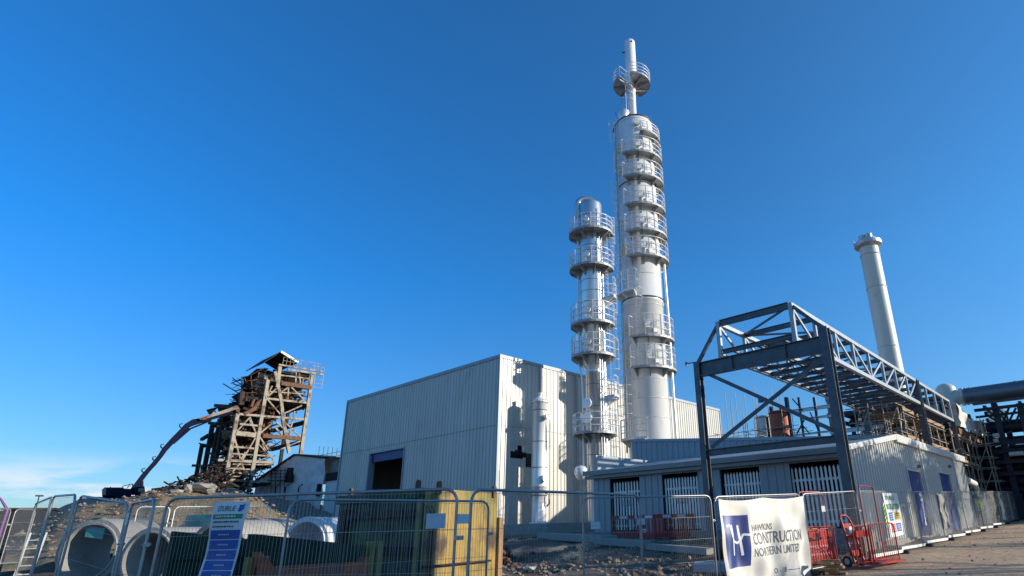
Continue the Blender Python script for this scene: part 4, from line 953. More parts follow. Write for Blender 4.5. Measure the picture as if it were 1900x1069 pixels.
mb = MB(); mb.path([F(585, 375), F(545, 400)+V((-.4, 0, 0)), F(500, 455), F(430, 490)], .3, 8); mb.path([F(500, 385), F(480, 440)], .2, 8); mb.build('bent_pipe', M['rust'], dm)
rn = random.Random(21); mb = MB()
for (x0, x1, y0, y1, z0, z1, n) in ((XF-7, XF-.2, yA, yB+2.5, F(400, 940).z, F(480, 480).z, 170), (XF-7, XF-.2, yB-1.5, yD, F(700, 410).z, F(700, 210).z, 110), (XF-8, XF-2, yC-3, yC, F(600, 330).z, F(600, 180).z, 50)):
    for i in range(n):
        c = V((rn.uniform(x0, x1), rn.uniform(y0, y1), rn.uniform(z0, z1))); d = V((rn.gauss(0, .6), rn.gauss(0, 1), rn.gauss(0, .5))).normalized(); L_ = rn.uniform(.8, 3.6); mb.tube(c-d*L_/2, c+d*L_/2, rn.uniform(.03, .09), 4)
o = mb.build('bent_rods', M['rust'], dm); o['kind'] = 'stuff'
# roof hut
rz = F(690, 48); ey = F(812, 125); w0_ = F(680, 150)
ywl = rz.y-(ey.y-rz.y)*.75
mb = MB(); L = V((-6.5, 0, 0))
def sheet(a_, b_, off, th_=.12): a_, b_ = V(a_), V(b_); mb.prism([a_, b_, b_-V((0, 0, th_)), a_-V((0, 0, th_))], off)
sheet(rz, ey, L); sheet(rz, (XF, ywl, rz.z-1.9), L); mb.build('roof', M['char'], dm)
mb = MB(); mb.beam(rz+V((.1, 0, 0)), ey+V((.1, 0, 0)), .2, .3); mb.build('barge_board', M['white'], dm)
mb = MB(); a2 = G(500, 212); a3 = G(560, 160); sh0 = V((XF-1, ywl+.6, rz.z-2.3))
mb.prism([sh0, sh0+V((-7.5, 0, -.2)), sh0+V((-7.5, -1.6, -1.2)), sh0+V((0, -1.6, -1.3))], (0, 0, -.15)); mb.build('roof', M['char'], dm)
mb = MB(); mb.bx(XF-7.5, XF-2.2, ywl+.3, ywl+2.2, sh0.z-3.0, sh0.z-.6); mb.build('hut_wall', M['demo'], dm)
mb = MB(); mb.bx(XF-7, XF-3.5, ywl+.2, ywl+.28, sh0.z-2.4, sh0.z-1.2); mb.build('window', M['dark'], dm)
for k, (a0_, b0_, w0, an) in enumerate((((560, 150), (520, 200), 1.6, 1), ((640, 160), (585, 205), 1.3, -1), ((470, 300), (420, 335), 1.5, 1), ((590, 260), (540, 300), 1.4, -1), ((270, 432), (240, 428), .8, 1))):
    mb = MB(); P_ = F(*a0_)+V((-2, 0, 0)); Q_ = F(*b0_)+V((-4, 0, 0)); mb.add([P_, Q_, Q_+V((-.5, w0*.8, -.6*an)), (P_+Q_)/2+V((0, w0, .4)), P_+V((.3, w0*.9, .3*an))], [(0, 1, 2, 3, 4)]); mb.add([V(q_)-V((0, 0, .06)) for q_ in mb.v[:5]], [(4, 3, 2, 1, 0)]); mb.build('torn_sheet', M['char'], dm)
mb = MB()
for i in range(13):
    y = yC+(F(990, 200).y-yC)*i/12; z = F(740, 160).z+.3; mb.tube((XF+.3, y, z), (XF+.3, y, z+1.0), .03, 4)
y1_ = F(990, 200).y
for h in (.5, 1.0): mb.tube((XF+.3, yC, F(740, 160).z+.3+h), (XF+.3, y1_, F(740, 160).z+.3+h), .03, 4)
za = F(930, 215).z
for y in (F(925, 230).y, F(985, 230).y): mb.tube((XF+.3, y, za-1.8), (XF+.3, y, za+.2), .05, 4)
for h in (-1.8, -1.2, -.6): mb.tube((XF+.3, F(925, 230).y, za+h), (XF+.3, F(985, 230).y, za+h), .03, 4)
mb.build('railing', M['demo'], dm)

# ------------------------------------------------------------------ spoil mound and burnt debris heap
def mound(name, outline, Dm, depthm, m, label, seed, kind='structure', rough=.6):
    """ridge line in picture pixels at range Dm, falling away on both sides"""
    pts = [at_d(x, y, Dm) for x, y in outline]; vs = []; nu = 90; nv = 26
    for i in range(nu+1):
        u = i/nu*(len(pts)-1); k = min(int(u), len(pts)-2); P = pts[k].lerp(pts[k+1], u-k)
        d = V((P.x, P.y, 0)).normalized()
        for j in range(nv+1):
            w_ = (j/nv-.45)/.55; dd = w_*depthm; fall = 1-abs(w_)**1.3 if abs(w_) < 1 else 0
            x, y = P.x+d.x*dd, P.y+d.y*dd; z0 = .2; z = z0+(P.z-z0)*fall
            z += rough*(mn.noise((x*.35+seed, y*.35, 0))+.5*mn.noise((x*1.1, y*1.1, seed)))*min(1, 3*fall)-.4*(1-fall)
            vs.append((x, y, z))
    mb = MB(); mb.add(vs, [(i*(nv+1)+j, (i+1)*(nv+1)+j, (i+1)*(nv+1)+j+1, i*(nv+1)+j+1) for i in range(nu) for j in range(nv)], True)
    return tag(mb.build(name, m), label, None, kind=kind)
MV = mound('spoil_mound', [(60, 975), (95, 946), (150, 930), (185, 923), (265, 921), (300, 920), (360, 912), (430, 912), (520, 925), (640, 945)], 84, 26, M['rubb'], None, 3)
M2 = mound('spoil_mound', [(20, 998), (70, 980), (105, 958), (150, 940), (185, 931), (235, 927), (270, 924), (300, 913), (340, 909), (400, 911), (450, 913), (485, 926), (520, 955), (600, 990)], 46, 11, M['earth'], None, 9, rough=.35)
mb = MB(); rn = random.Random(3); vv = [V(v.co) for v in M2.data.vertices if v.co.z > .6]
for i in range(1700):
    q = rn.choice(vv)+V((rn.uniform(-.5, .5), rn.uniform(-.5, .5), .02))
    mb.rock(q, rn.uniform(.03, .11)*(1 if rn.random() < .93 else 2.2), rn)
tag(mb.build('rubble', M['rubb']), 'broken brick and stone rubble scattered over the spoil mound', 'rubble', kind='stuff')
mb = MB(); rn = random.Random(11)
prof = [(262, 925), (290, 912), (310, 897), (345, 888), (370, 877), (392, 862), (420, 858), (470, 880)]
for i in range(520):
    k = rn.random()*(len(prof)-1); a_ = int(k); f = k-a_; px = prof[a_][0]*(1-f)+prof[a_+1][0]*f; py = prof[a_][1]*(1-f)+prof[a_+1][1]*f
    t_ = rn.random(); q = at_d(px, py+1+t_*(930-py), 84+rn.uniform(-2, 5)+4*(1-t_)); d = V((rn.gauss(0, 1), rn.gauss(0, 1), rn.gauss(0, .5))).normalized(); L = rn.uniform(.5, 2.6)
    if rn.random() < .55: mb.beam(q-d*L/2, q+d*L/2, rn.uniform(.06, .22), rn.uniform(.06, .25))
    else: mb.rock(q, rn.uniform(.15, .45), rn)
tag(mb.build('burnt_debris', M['char']), 'heap of charred twisted steel and debris piled against the ruined tower', 'debris', kind='stuff')
for px, py, s in ((352, 896, 1.6), (372, 893, 1.9), (390, 897, 1.5), (330, 902, 1.2)):
    mb = MB(); q = at_d(px, py+10, 45); mb.rock(q, s*.33, random.Random(px), .5); tag(mb.build('concrete_slab', M['conc']), 'pale broken concrete slab lying on the mound below the charred heap', 'concrete slab', 'pale slabs on the mound')

# ------------------------------------------------------------------ high reach excavator
def E(px, py, D=82): return at_d(px, py, D)
ex = thing('demolition_excavator', E(235, 921), 'dark high-reach demolition excavator on the mound with its long boom stretched to the ruined tower', 'excavator')
t = V((-E(230, 910).x, -E(230, 910).y, 0)).normalized()
def xpoly(name, px, thick, m, parent=ex, off=0, D=82, local=False):
    P = [E(x, y, D)+t*(thick/2+off) for x, y in px]; mb = MB(); mb.prism(P, -t*thick); return mb.build(name, m, parent)
body = xpoly('body', [(191, 909), (194, 906), (226, 906), (230, 908), (243, 909), (243, 921), (190, 921)], 3.0, M['exc'])
xpoly('rear_panel', [(189.5, 910), (192.5, 907.5), (197, 907.5), (196, 920), (189.5, 920)], 3.06, M['pblue'], body)
cab = xpoly('cab', [(246, 906), (267, 904), (269, 921), (250, 921)], 1.4, M['exc'], ex, .9)
xpoly('window', [(256, 908), (265, 907), (266, 914), (256, 914)], 1.46, M['glass'], cab, .9)
xpoly('track', [(215, 922), (262, 922), (268, 926), (262, 931), (212, 931), (207, 926)], .8, M['exc'], ex, 1.5); xpoly('track', [(215, 922), (262, 922), (268, 926), (262, 931), (212, 931), (207, 926)], .8, M['exc'], ex, -1.5)
mb = MB()
for a_, b_ in (((205, 906), (205, 903)), ((228, 906), (228, 902)), ((228, 902), (246, 898)), ((246, 898), (246, 906)), ((236, 906), (240, 900))): mb.tube(E(*a_), E(*b_), .05, 4)
mb.build('handrail', M['exc'], ex)
xpoly('boom', [(236, 916), (243, 906), (262, 881), (281, 860), (293, 845), (301, 832), (318, 813), (331, 800), (343, 787), (352, 783), (355, 790), (344, 800), (337, 806), (322, 823), (310, 836), (303, 846), (291, 861), (279, 874), (262, 896), (256, 912), (248, 919)], .9, M['exc'], ex, 0)
arm = xpoly('arm', [(345, 786), (356, 779), (368, 777), (400, 768), (425, 760), (436, 756), (441, 759), (440, 765), (425, 770), (395, 778), (380, 783), (360, 789), (353, 792)], .55, M['exc'], ex, 0)
xpoly('stick', [(368, 777), (380, 773), (410, 764), (438, 754), (442, 759), (425, 765), (392, 775), (372, 781)], .45, M['demo'], ex, .35)
xpoly('stick_joint', [(372, 777), (384, 774), (382, 780), (374, 781)], .5, M['rust'], ex, .4)
mb = MB(); mb.tube(E(321, 823), E(352, 796), .14, 8); mb.tube(E(352, 796), E(392, 780), .10, 8); mb.tube(E(262, 912), E(262, 893), .2, 8); mb.build('hydraulic_ram', M['exc'], ex)
xpoly('crusher', [(433, 756), (440, 754), (444, 760), (443, 768), (438, 766), (436, 762)], .7, M['rust'], ex, .2)
mb = MB()
for px, py in ((301, 832), (266, 877), (336, 794), (286, 855)): mb.path([E(px, py), E(px-3, py-3), E(px-2, py-7), E(px+3, py-8)], .06, 4)
mb.build('hose_loop', M['exc'], ex)

# ------------------------------------------------------------------ white sheeted building left of the hall
YS = HY+5
def T(px, py): return at_y(px, py, YS)
sb = thing('sheeted_building', (T(560, 930).x, YS, 1.0), 'gable-ended building wrapped in creased white sheeting between the ruined tower and the hall', 'sheeted building')
pk_ = T(548, 845); le = T(476, 893); re_ = T(606, 851); bt = .5
def gtop(x):
    if x < pk_.x: return le.z+(pk_.z-le.z)*(x-le.x)/(pk_.x-le.x)
    return pk_.z+(re_.z-pk_.z)*(x-pk_.x)/(re_.x-pk_.x)
mb = MB(); crumple(mb, lambda u, v: V((le.x+(re_.x-le.x)*u, YS, bt+(gtop(le.x+(re_.x-le.x)*u)-bt)*v)), 70, 40, (0, -1, 0), .22, .8); mb.build('sheeting', M['tarp'], sb)
mb = MB(); mb.beam(le+V((-.3, -.1, 0)), pk_+V((0, -.1, .08)), .3, .2); mb.beam(pk_+V((0, -.1, .08)), re_+V((.1, -.1, .08)), .3, .2); mb.build('eave_strip', M['char'], sb)
mb = MB(); r2 = T(632, 855); mb.prism([pk_+V((0, 0, .2)), re_+V((2.4, 0, .1)), re_+V((2.4, 0, -.05)), pk_+V((0, 0, 0))], (0, 10, 0)); mb.prism([le+V((-.3, 0, .05)), pk_+V((0, 0, .15)), pk_, le+V((-.3, 0, -.1))], (0, 12, 0)); mb.build('roof', M['conc'], sb)
mb = MB(); mb.bx(re_.x+.02, re_.x+5, YS+.3, YS+.5, .3, re_.z-2.6); mb.build('lower_wall', M['tarp'], sb); mb = MB(); mb.bx(re_.x+.02, re_.x+5, YS+.6, YS+.8, .5, re_.z-.2); mb.build('wall', M['concd'], sb)
mb = MB(); z_ = T(615, 880).z; mb.bx(re_.x+.1, re_.x+3.3, YS+.1, YS+.28, z_-.7, z_+.2); mb.build('lintel', M['dark'], sb)
for (p0, p1, p2, p3) in (((538, 868), (546, 868), (545, 895), (532, 895)), ((594, 898), (598, 898), (594, 922), (590, 922))):
    mb = MB(); P = [T(*q)+V((0, -.35, 0)) for q in (p0, p1, p2, p3)]; mb.prism(P, (0, .3, 0)); mb.build('opening', M['dark'], sb)
mb = MB()
for py in (874, 880, 886, 892): mb.tube(T(509, py)+V((0, -.6, 0)), T(540, py-1)+V((0, -.6, 0)), .05, 5)
for px in (513, 521, 530, 538): mb.tube(T(px, 868)+V((0, -.6, 0)), T(px-2, 925)+V((0, -.6, 0)), .05, 5)
mb.beam(T(508, 892)+V((0, -.6, 0)), T(538, 892)+V((0, -.6, 0)), .5, .15)
mb.build('access_scaffold', M['pdark'], sb)
mb = MB()
for px in (523, 541, 566): a_ = T(px, 935)+V((0, -1, 0)); b_ = T(px+4, 905)+V((0, -1, 0)); mb.path([a_, b_, b_+V((.8, 0, .3))], .09, 6)
mb.build('vent_hook', M['pdark'], sb)
mb = MB()
for k in range(8): q = pk_.lerp(re_, k/7)+V((0, 3, .2)); mb.tube(q, q+V((0, 0, 1.2)), .04, 4)
for h in (.6, 1.1): mb.tube(pk_+V((-3, 3, h-.9)), re_+V((3, 3, .2+h)), .035, 4)
mb.build('railing', M['pdark'], sb)
# ------------------------------------------------------------------ mesh fence panels
def fence(a, b, za=None, zb=None, h=2.0, label='', name='mesh_fence', m='fencem', group='temporary mesh fence panels', feet=True, wires=True, lean=0, wr=.0018, nw=None, bars=(.25, .5, .75), lowgap=.12, coup=True, grp2='ballast blocks under the fence', footlab='black rubber foot block under the site fence'):
    za = gz(*a) if za is None else za; zb = gz(*b) if zb is None else zb
    A = V((a[0], a[1], za)); B = V((b[0], b[1], zb)); L = (B-A).length; d = (B-A)/L; hd_ = V((d.x, d.y, 0)).normalized(); n = V((-hd_.y, hd_.x, 0)); up = (V((0, 0, 1))+n*lean).normalized()
    root = thing(name, A, label, 'fence panel', group)
    P = lambda u, v, o=0: A+d*u+up*v+n*o
    r = .019; rc_ = .16; e = .06
    pts = [P(e, 0)]+[P(e, h-rc_)]+[P(e+rc_-rc_*math.cos(t), h-rc_+rc_*math.sin(t)) for t in [math.pi/2*i/5 for i in range(1, 6)]]+[P(L-e-rc_+rc_*math.sin(t), h-rc_+rc_*math.cos(t)) for t in [math.pi/2*i/5 for i in range(0, 6)]]+[P(L-e, 0)]
    mb = MB(); mb.path(pts, r, 8); mb.path([P(e, lowgap), P(L-e, lowgap)], r, 8)
    mb.build('frame', M[m], root)
    if wires:
        mb = MB(); k = nw or int((L-2*e)/.05)
        for i in range(1, k): u = e+(L-2*e)*i/k; mb.tube(P(u, lowgap), P(u, h-.02, .0), wr, 3, cap=False)
        for f in (.02,)+bars+(.98,): v = lowgap+(h-lowgap)*f; mb.tube(P(e, v, .006), P(L-e, v, .006), wr*1.7, 4, cap=False)
        mb.build('wire_mesh', M['wire'], root)
    if coup and m != 'redm':
        mb = MB(); mb.box(P(L-e*.2, h*.72), (.10, .05, .05), ax=(d, n, up)); mb.tube(P(L-e*.2, h*.72, .05), P(L-e*.2, h*.72, -.05), .012, 6); mb.build('coupler', M['galv'], root)
    if feet:
        mb = MB(); c = P(L, .0); mb.box(c+V((0, 0, .055)), (.24, .68, .12), ax=(hd_, n, V((0, 0, 1)))); f = mb.build('ballast_block', M['rubber'], bevel=.02); tag(f, footlab, 'ballast block', grp2)
    return root, P, L
def plate(root, P, u, v, w, hh, name='sign_plate', m='signw', off=-.03):
    mb = MB(); q = [P(u, v, off), P(u+w, v, off), P(u+w, v+hh, off), P(u, v+hh, off)]; nn = (q[1]-q[0]).cross(q[3]-q[0]).normalized()
    mb.prism(q, nn*.004); return mb.build(name, M[m], root)
def xy(px, py, D): p = at_d(px, py, D); return (p.x, p.y)
# viewer side of panels running left->right is n negative
f3, P3, L3 = fence((-9.49, 2.28), (-6.04, 4.46), label='large near mesh fence panel carrying the long blue banner', wr=.0018, footlab='black foot block where the two nearest fence panels meet')
plate(f3, P3, L3-.42, 1.55, .24, .17, m='pallet')
f5, P5, L5 = fence((-6.12, 4.60), (-6.07, 8.11), label='near mesh fence panel with a bright top rail right of the yellow shoring', footlab='black foot block right of the near bright-railed panel')
f6, P6, L6 = fence((-8.53, 9.28), (-7.33, 12.57), .08, .14, label='mesh fence panel with a white tag between the near panel and the banner', footlab='black foot block beside the banner panel')
plate(f6, P6, .22, 1.38, .22, .14); plate(f6, P6, 1.35, 1.42, .2, .13, m='pallet')
f7, P7, L7 = fence((-7.33, 12.57), (-6.61, 16.0), label='fence panel behind the big white construction banner', footlab='black foot block at the right edge of the white banner')
f8, P8, L8 = fence((-6.61, 16.0), (-6.02, 18.8), wr=.0012, label='open mesh fence panel in front of the red trolley', footlab='black foot block below the open panel by the red barriers')
f4, P4, L4 = fence((-9.2, 3.7), (-8.83, 7.19), label='second-row mesh fence panel with a white tag, before the yellow shoring', footlab='black foot block behind the nearest fence corner', wr=.0024)
plate(f4, P4, L4-.75, 1.62, .32, .16)
f2, P2, L2 = fence((-11.07, 2.27), (-9.55, 2.22), label='narrow fence panel seen almost edge-on before the second concrete pipe', footlab='black foot block beside the narrow panel')
plate(f2, P2, .08, 1.7, .14, .16)
f1, P1_, L1 = fence(xy(140, 938, 13.2), (-11.07, 2.27), .20, .0, wr=.0012, label='mesh fence panel standing in front of the first concrete pipe', footlab='black foot block before the first concrete pipe')
f0, P0, L0 = fence(xy(94, 936, 15.2), xy(138, 938, 13.3), .28, .22, wr=.0012, nw=36, label='mesh fence panel just left of the first concrete pipe', footlab='black foot block left of the first concrete pipe')
fl, Pl, Ll = fence(xy(62, 950, 19), xy(93, 937, 15.4), .30, .28, wr=.0012, nw=26, label='far left mesh fence panel with a ladder leaning by it', footlab='black foot block by the leaning ladder')
# far left row
far = None
for i, (px0, px1, D) in enumerate(((-95, -35, 31), (-33, 20, 32), (22, 66, 33))):
    fence(xy(px0, 960, D), xy(px1, 960, D+.5), .55, .55, label=('far fence panel at the left frame edge', 'far fence panel behind the props and crates', 'far fence panel left of the leaning ladder')[i], wr=.003, nw=40, feet=False, h=2.1)
# rear row behind the pipes
for i, (px0, px1, D) in enumerate(((250, 318, 28), (320, 412, 28), (414, 505, 28))):
    fence(xy(px0, 950, D), xy(px1, 950, D), .45, .45, label=('rear white-railed fence panel seen between the first pipes', 'rear white-railed fence panel above the second pipe', 'rear white-railed fence panel behind the blue banner')[i], wr=.003, nw=40, feet=False, m='white', h=2.1)
# right-hand run along the dirt road
RP = [(-6.02, 18.95), (-6.15, 22.4), (-6.15, 25.7), (-6.15, 29.6), (-6.15, 33.3), (-6.15, 37.3), (-6.15, 41.4), (-6.15, 46), (-6.15, 51), (-6.15, 57), (-6.15, 63)]
labs = ['right-hand road fence panel with a large safety sign and yellow stripes', 'right-hand road fence panel with a tall narrow blue safety sign', 'right-hand road fence panel with dark sheeting', 'right-hand road fence panel beside the blue door', 'right-hand road fence panel before the hi-vis worker', 'right-hand road fence panel before the red machine', 'right-hand road fence panel with white sheeting', 'road fence panel just right of the white sheeting', 'second road fence panel right of the white sheeting', 'last road fence panel at the right frame edge']
RF = []
for i in range(10):
    RF.append(fence(RP[i], RP[i+1], label=labs[i], wr=.0014, footlab='black foot block under the panel: '+labs[i].replace('right-hand ', '').replace('road fence panel ', '')[:50]))
# kick rails lying along the bottom of the road run
for i in range(7):
    a, b = RP[i], RP[i+1]; mb = MB(); mb.box(((a[0]+b[0])/2+.10, (a[1]+b[1])/2, (gz(*a)+gz(*b))/2+.13), (.05, b[1]-a[1]-.1, .09), rz=0)
    mb.build('kick_rail', M['white'], RF[i][0])

# ------------------------------------------------------------------ banners and signs
def cloth(mb, fn, u0, u1, v0, v1, nu, nv):
    vs = [fn(u0+(u1-u0)*i/nu, v0+(v1-v0)*j/nv) for i in range(nu+1) for j in range(nv+1)]
    mb.add(vs, [(i*(nv+1)+j, (i+1)*(nv+1)+j, (i+1)*(nv+1)+j+1, i*(nv+1)+j+1) for i in range(nu) for j in range(nv)], True)
def fold(u, v, s=0, amp=.05):
    return amp*(math.sin(u*5.2+v*1.1+s)+.6*math.sin(u*9.7-v*2.3+s*2)+.35*math.sin(v*6+u*3))*(.35+.65*min(1, (2-v)*1.2))
# big white banner (text on cloth)
BW = L7-.12
def bn(u, v, o=0):
    sag = .05*abs(math.sin(u*math.pi/(BW/2)))*(max(0, v-1.2)/.7); w = .06+u
    return P7(w, v-sag, -(.05+.055+fold(u, v, .4, .045)+o))*1.0
bno = thing('construction_banner', P7(0, 0), 'large creased white banner with a navy emblem and the word CONSTRUCTION, tied to the fence', 'banner')
mb = MB(); cloth(mb, bn, .02, BW-.02, -.02, 1.94, 110, 70); mb.build('sheet', M['vinyl'], bno)
def onb(o, u0, u1, v0, v1, m, name, nu=16, nv=16, skew=0):
    mb = MB(); cloth(mb, lambda u, v: bn(u+skew*(v-1), v, o), u0, u1, v0, v1, nu, nv); return mb.build(name, M[m], bno)
onb(.003, .12, .98, .42, 1.58, 'navy', 'emblem_field', 36, 44)
def stroke(pts, w, m, name, o=.006):
    mb = MB(); 
    for (a, b), (c, d) in zip(pts, pts[1:]):
        n_ = 8; L = math.hypot(c-a, d-b) or 1; nx, ny = -(d-b)/L*w/2, (c-a)/L*w/2
        for i in range(n_):
            t0, t1 = i/n_, (i+1)/n_; x0, y0, x1_, y1_ = a+(c-a)*t0, b+(d-b)*t0, a+(c-a)*t1, b+(d-b)*t1
            mb.quad(bn(x0+nx, y0+ny, o), bn(x0-nx, y0-ny, o), bn(x1_-nx, y1_-ny, o), bn(x1_+nx, y1_+ny, o))
    mb.build(name, M[m], bno)
stroke([(.20, 1.33), (.32, 1.36), (.36, 1.12), (.46, .98), (.62, .94), (.72, 1.0), (.80, 1.12), (.98, 1.10)], .05, 'signw', 'emblem_mark')
stroke([(.38, 1.36), (.40, 1.1), (.44, .68)], .06, 'signw', 'emblem_mark', .007); stroke([(.66, 1.34), (.70, 1.0), (.74, .66)], .07, 'signw', 'emblem_mark', .008)
def btext(txt, size, u, v, flat, m='ink', al='LEFT'):
    mb = MB(); textmesh(txt, size, lambda x, y: bn(u+x, v+y, .005), mb, al, flat); mb.build('lettering', M[m], bno)
btext('HAWKINS', .22, 1.06, 1.24, .9); btext('CONSTRUCTION', .38, 1.08, .98, .70); btext('NORTHERN LIMITED', .27, 1.10, .68, .74)
mb = MB(); textmesh('O - / B ---------', .16, lambda x, y: bn(1.85+x, .22+y, .005), mb, 'LEFT'); mb.build('lettering', M['blue'], bno)
# tall blue and white banner on the near panel
def u3(px):
    lo, hi = 0, L3
    for _ in range(40):
        m = (lo+hi)/2
        if proj(P3(m, 1.9))[0] < px: lo = m
        else: hi = m
    return lo
uA, uB = u3(402), u3(466); wb = uB-uA; KS = wb/.8
def bs(u, v, o=0):
    t_ = max(0, (1.95-v)/1.95); u_ = u*KS
    return P3(uA+u_-.10*t_**1.4-.02*math.sin(t_*7), v-.02, -(.035+.03*math.sin(u*6+v*3)+.02*math.sin(v*8)+.18*t_*0+o))
tb_ = thing('safety_banner', P3(1.2, 0), 'long narrow blue and white safety banner hanging on the near fence panel', 'banner')
mb = MB(); cloth(mb, bs, 0, .8, .72, 1.95, 16, 40); mb.build('sheet', M['signw'], tb_)
def obs(u0, u1, v0, v1, m, name='printed_block'):
    mb = MB(); cloth(mb, lambda u, v: bs(u, v, .006), u0, u1, v0, v1, 10, 6); mb.build(name, M[m], tb_)
obs(.05, .74, 1.745, 1.80, 'sgreen')
for k in range(5): obs(.05, .76, 1.505-k*.118, 1.612-k*.118, 'blue')
obs(.06, .76, .925, .985, 'syelg'); obs(.04, .76, .80, .905, 'blue')
mb = MB(); textmesh('STURLE', .11, lambda x, y: bs(.14+x*1.15, 1.865+y*.8, .008), mb, 'LEFT'); mb.build('lettering', M['ink'], tb_)
obs(.62, .69, 1.83, 1.91, 'blue'); obs(.69, .72, 1.85, 1.92, 'sgreen')
def lines(fn, u0, u1, v, hh, n, m, root, seed=0):
    rn = random.Random(seed); mb = MB(); u = u0
    while u < u1-.01:
        w_ = min(rn.uniform(.02, .07), u1-u); mb.quad(fn(u, v), fn(u+w_, v), fn(u+w_, v+hh), fn(u, v+hh)); u += w_+.015
    mb.build('lettering', M[m], root)
for k in range(5): lines(lambda u, v: bs(u, v, .012), .28, .56, 1.55-k*.118, .018, 1, 'pallet', tb_, k)
lines(lambda u, v: bs(u, v, .010), .08, .70, 1.70, .02, 1, 'ink', tb_, 8); lines(lambda u, v: bs(u, v, .010), .08, .62, 1.645, .018, 1, 'ink', tb_, 9); lines(lambda u, v: bs(u, v, .012), .14, .62, 1.765, .018, 1, 'signw', tb_, 10)
def uf(Pf, L, px, v=1.3):
    lo, hi = -1, L+1
    for _ in range(40):
        m = (lo+hi)/2
        if proj(Pf(m, v))[0] < px: lo = m
        else: hi = m
    return lo
# safety board on road run
def board(Pf, u0, u1, v0, v1, blocks, label, name, root_l, txt=None, lean=0):
    t = thing(name, Pf(u0, v0), label, 'sign')
    fn = lambda u, v, o=0: Pf(u0+(u1-u0)*u+lean*(v), v0+(v1-v0)*v, -(.06+.02*math.sin(u*5+v*4)+o))
    mb = MB(); cloth(mb, fn, 0, 1, 0, 1, 10, 14); mb.build('sheet', M['signw'], t)
    for i, (a, b, c, d, m) in enumerate(blocks):
        mb = MB(); cloth(mb, lambda u, v: fn(u, v, .008), a, b, c, d, 4, 4); mb.build('printed_block', M[m], t)
        for q in range(3):
            vv = c+(d-c)*(.2+.25*q); mm = 'ink' if m == 'syel' else 'signw'
            lines(lambda u, v: fn(u, v, .014), a+(b-a)*.15, b-(b-a)*.1, vv, (d-c)*.1, 1, mm, t, i*7+q)
    if txt:
        mb = MB(); textmesh(txt, .22, lambda x, y: fn(.1+x, .88+y*.6, .012), mb, 'LEFT', .8); mb.build('lettering', M['sgreen'], t)
    return t
_, PR0, LR0 = RF[0]; _, PR1, LR1 = RF[1]; _, PR2, LR2 = RF[2]
s0, s1_ = uf(PR0, LR0, 1641), uf(PR0, LR0, 1689)
board(PR0, s0, s1_, .55, 1.95, [(.08, .92, .62, .74, 'sgreen'), (.12, .46, .36, .55, 'blue'), (.56, .92, .36, .55, 'syel'), (.14, .48, .1, .29, 'sred'), (.56, .92, .1, .29, 'blue')], 'large white site safety sign with green, blue, yellow and red panels', 'safety_sign', None, 'STURLE')
s2, s3_ = uf(PR1, LR1, 1709), uf(PR1, LR1, 1729)
board(PR1, s2, s3_, .75, 1.95, [(.1, .9, .82, .9, 'sgreen')]+[(.35, .95, .66-.11*k, .75-.11*k, 'blue') for k in range(5)]+[(.35, .95, .09, .18, 'syel')], 'tall narrow white sign with a column of blue boxes and one yellow box', 'safety_sign', None)
mb = MB(); mb.prism([PR1(s2-.5, .72, -.05), PR1(s2-.03, .72, -.05), PR1(s2-.03, 1.95, -.05), PR1(s2-.5, 1.95, -.05)], (.01, 0, 0)); tag(mb.build('blue_strip', M['navy']), 'plain navy strip hanging beside the narrow safety sign', 'strip')
mb = MB(); 
for k in range(6): q = .85+k*.13; mb.prism([PR0(s0-.22, q, -.05), PR0(s0-.03, q+.10, -.05), PR0(s0-.03, q+.17, -.05), PR0(s0-.22, q+.07, -.05)], (.008, 0, 0))
o = mb.build('hazard_tape', M['slime']); tag(o, 'yellow hazard chevrons left of the large safety sign', 'hazard tape')
def fsheet(Pf, L, u0, u1, v0, v1, m, label, name='fence_sheet', amp=.10, seed=0):
    mb = MB(); crumple(mb, lambda u, v: Pf(u0+(u1-u0)*u, v0+(v1-v0)*v, -.08), 20, 16, (1, 0, 0), amp, 2.5, seed); tag(mb.build(name, M[m]), label, 'sheeting')
fsheet(PR2, 3.9, uf(PR2, LR2, 1741), uf(PR2, LR2, 1772), .5, 1.9, 'concd', 'dull grey printed sheet hung on the fence right of the narrow sign', seed=3)
_, PR6, LR6 = RF[6]; fsheet(PR6, LR6, uf(PR6, LR6, 1852), uf(PR6, LR6, 1882), .25, 1.95, 'tarpc', 'crumpled white sheet hung on the far road fence', seed=6)

# ------------------------------------------------------------------ concrete pipes on the left
def cpipe(px, py, D, ro, L, ang, label, z0=None, m='conc'):
    c = at_d(px, py, D); g = z0 if z0 is not None else gz(c.x, c.y); c = V((c.x, c.y, g+ro)); ri = ro*.80
    ax = V((math.cos(R(ang)), math.sin(R(ang)), 0)); sdv = V((-ax.y, ax.x, 0)); n = 56; vs = []
    prof = [(ri, 0), (ri*1.06, 0), (ri*1.07, .06), (ro*.97, .065), (ro, .1), (ro, .22), (ro*.985, .3), (ro*.985, L), (ri, L)]
    for r_, s in prof:
        for i in range(n): t = 2*math.pi*i/n; vs.append(c+ax*s+sdv*(math.cos(t)*r_)+V((0, 0, math.sin(t)*r_)))
    k = len(prof); mb = MB(); mb.add(vs, [(j*n+i, j*n+(i+1) % n, ((j+1) % k)*n+(i+1) % n, ((j+1) % k)*n+i) for j in range(k) for i in range(n)])
    for p_ in range(len(mb.sm)): mb.sm[p_] = True
    o = mb.build('concrete_pipe', M[m]); 
    md = o.modifiers.new('es', 'EDGE_SPLIT'); md.split_angle = R(35)
    return tag(o, label, 'concrete pipe', 'large concrete pipes lying in a row'), c, ax, sdv, ri
def gpos(px, py):
    D = 4
    while D < 90:
        q = at_d(px, py, D)
        if q.z < gz(q.x, q.y): return q
        D += .05
    return q
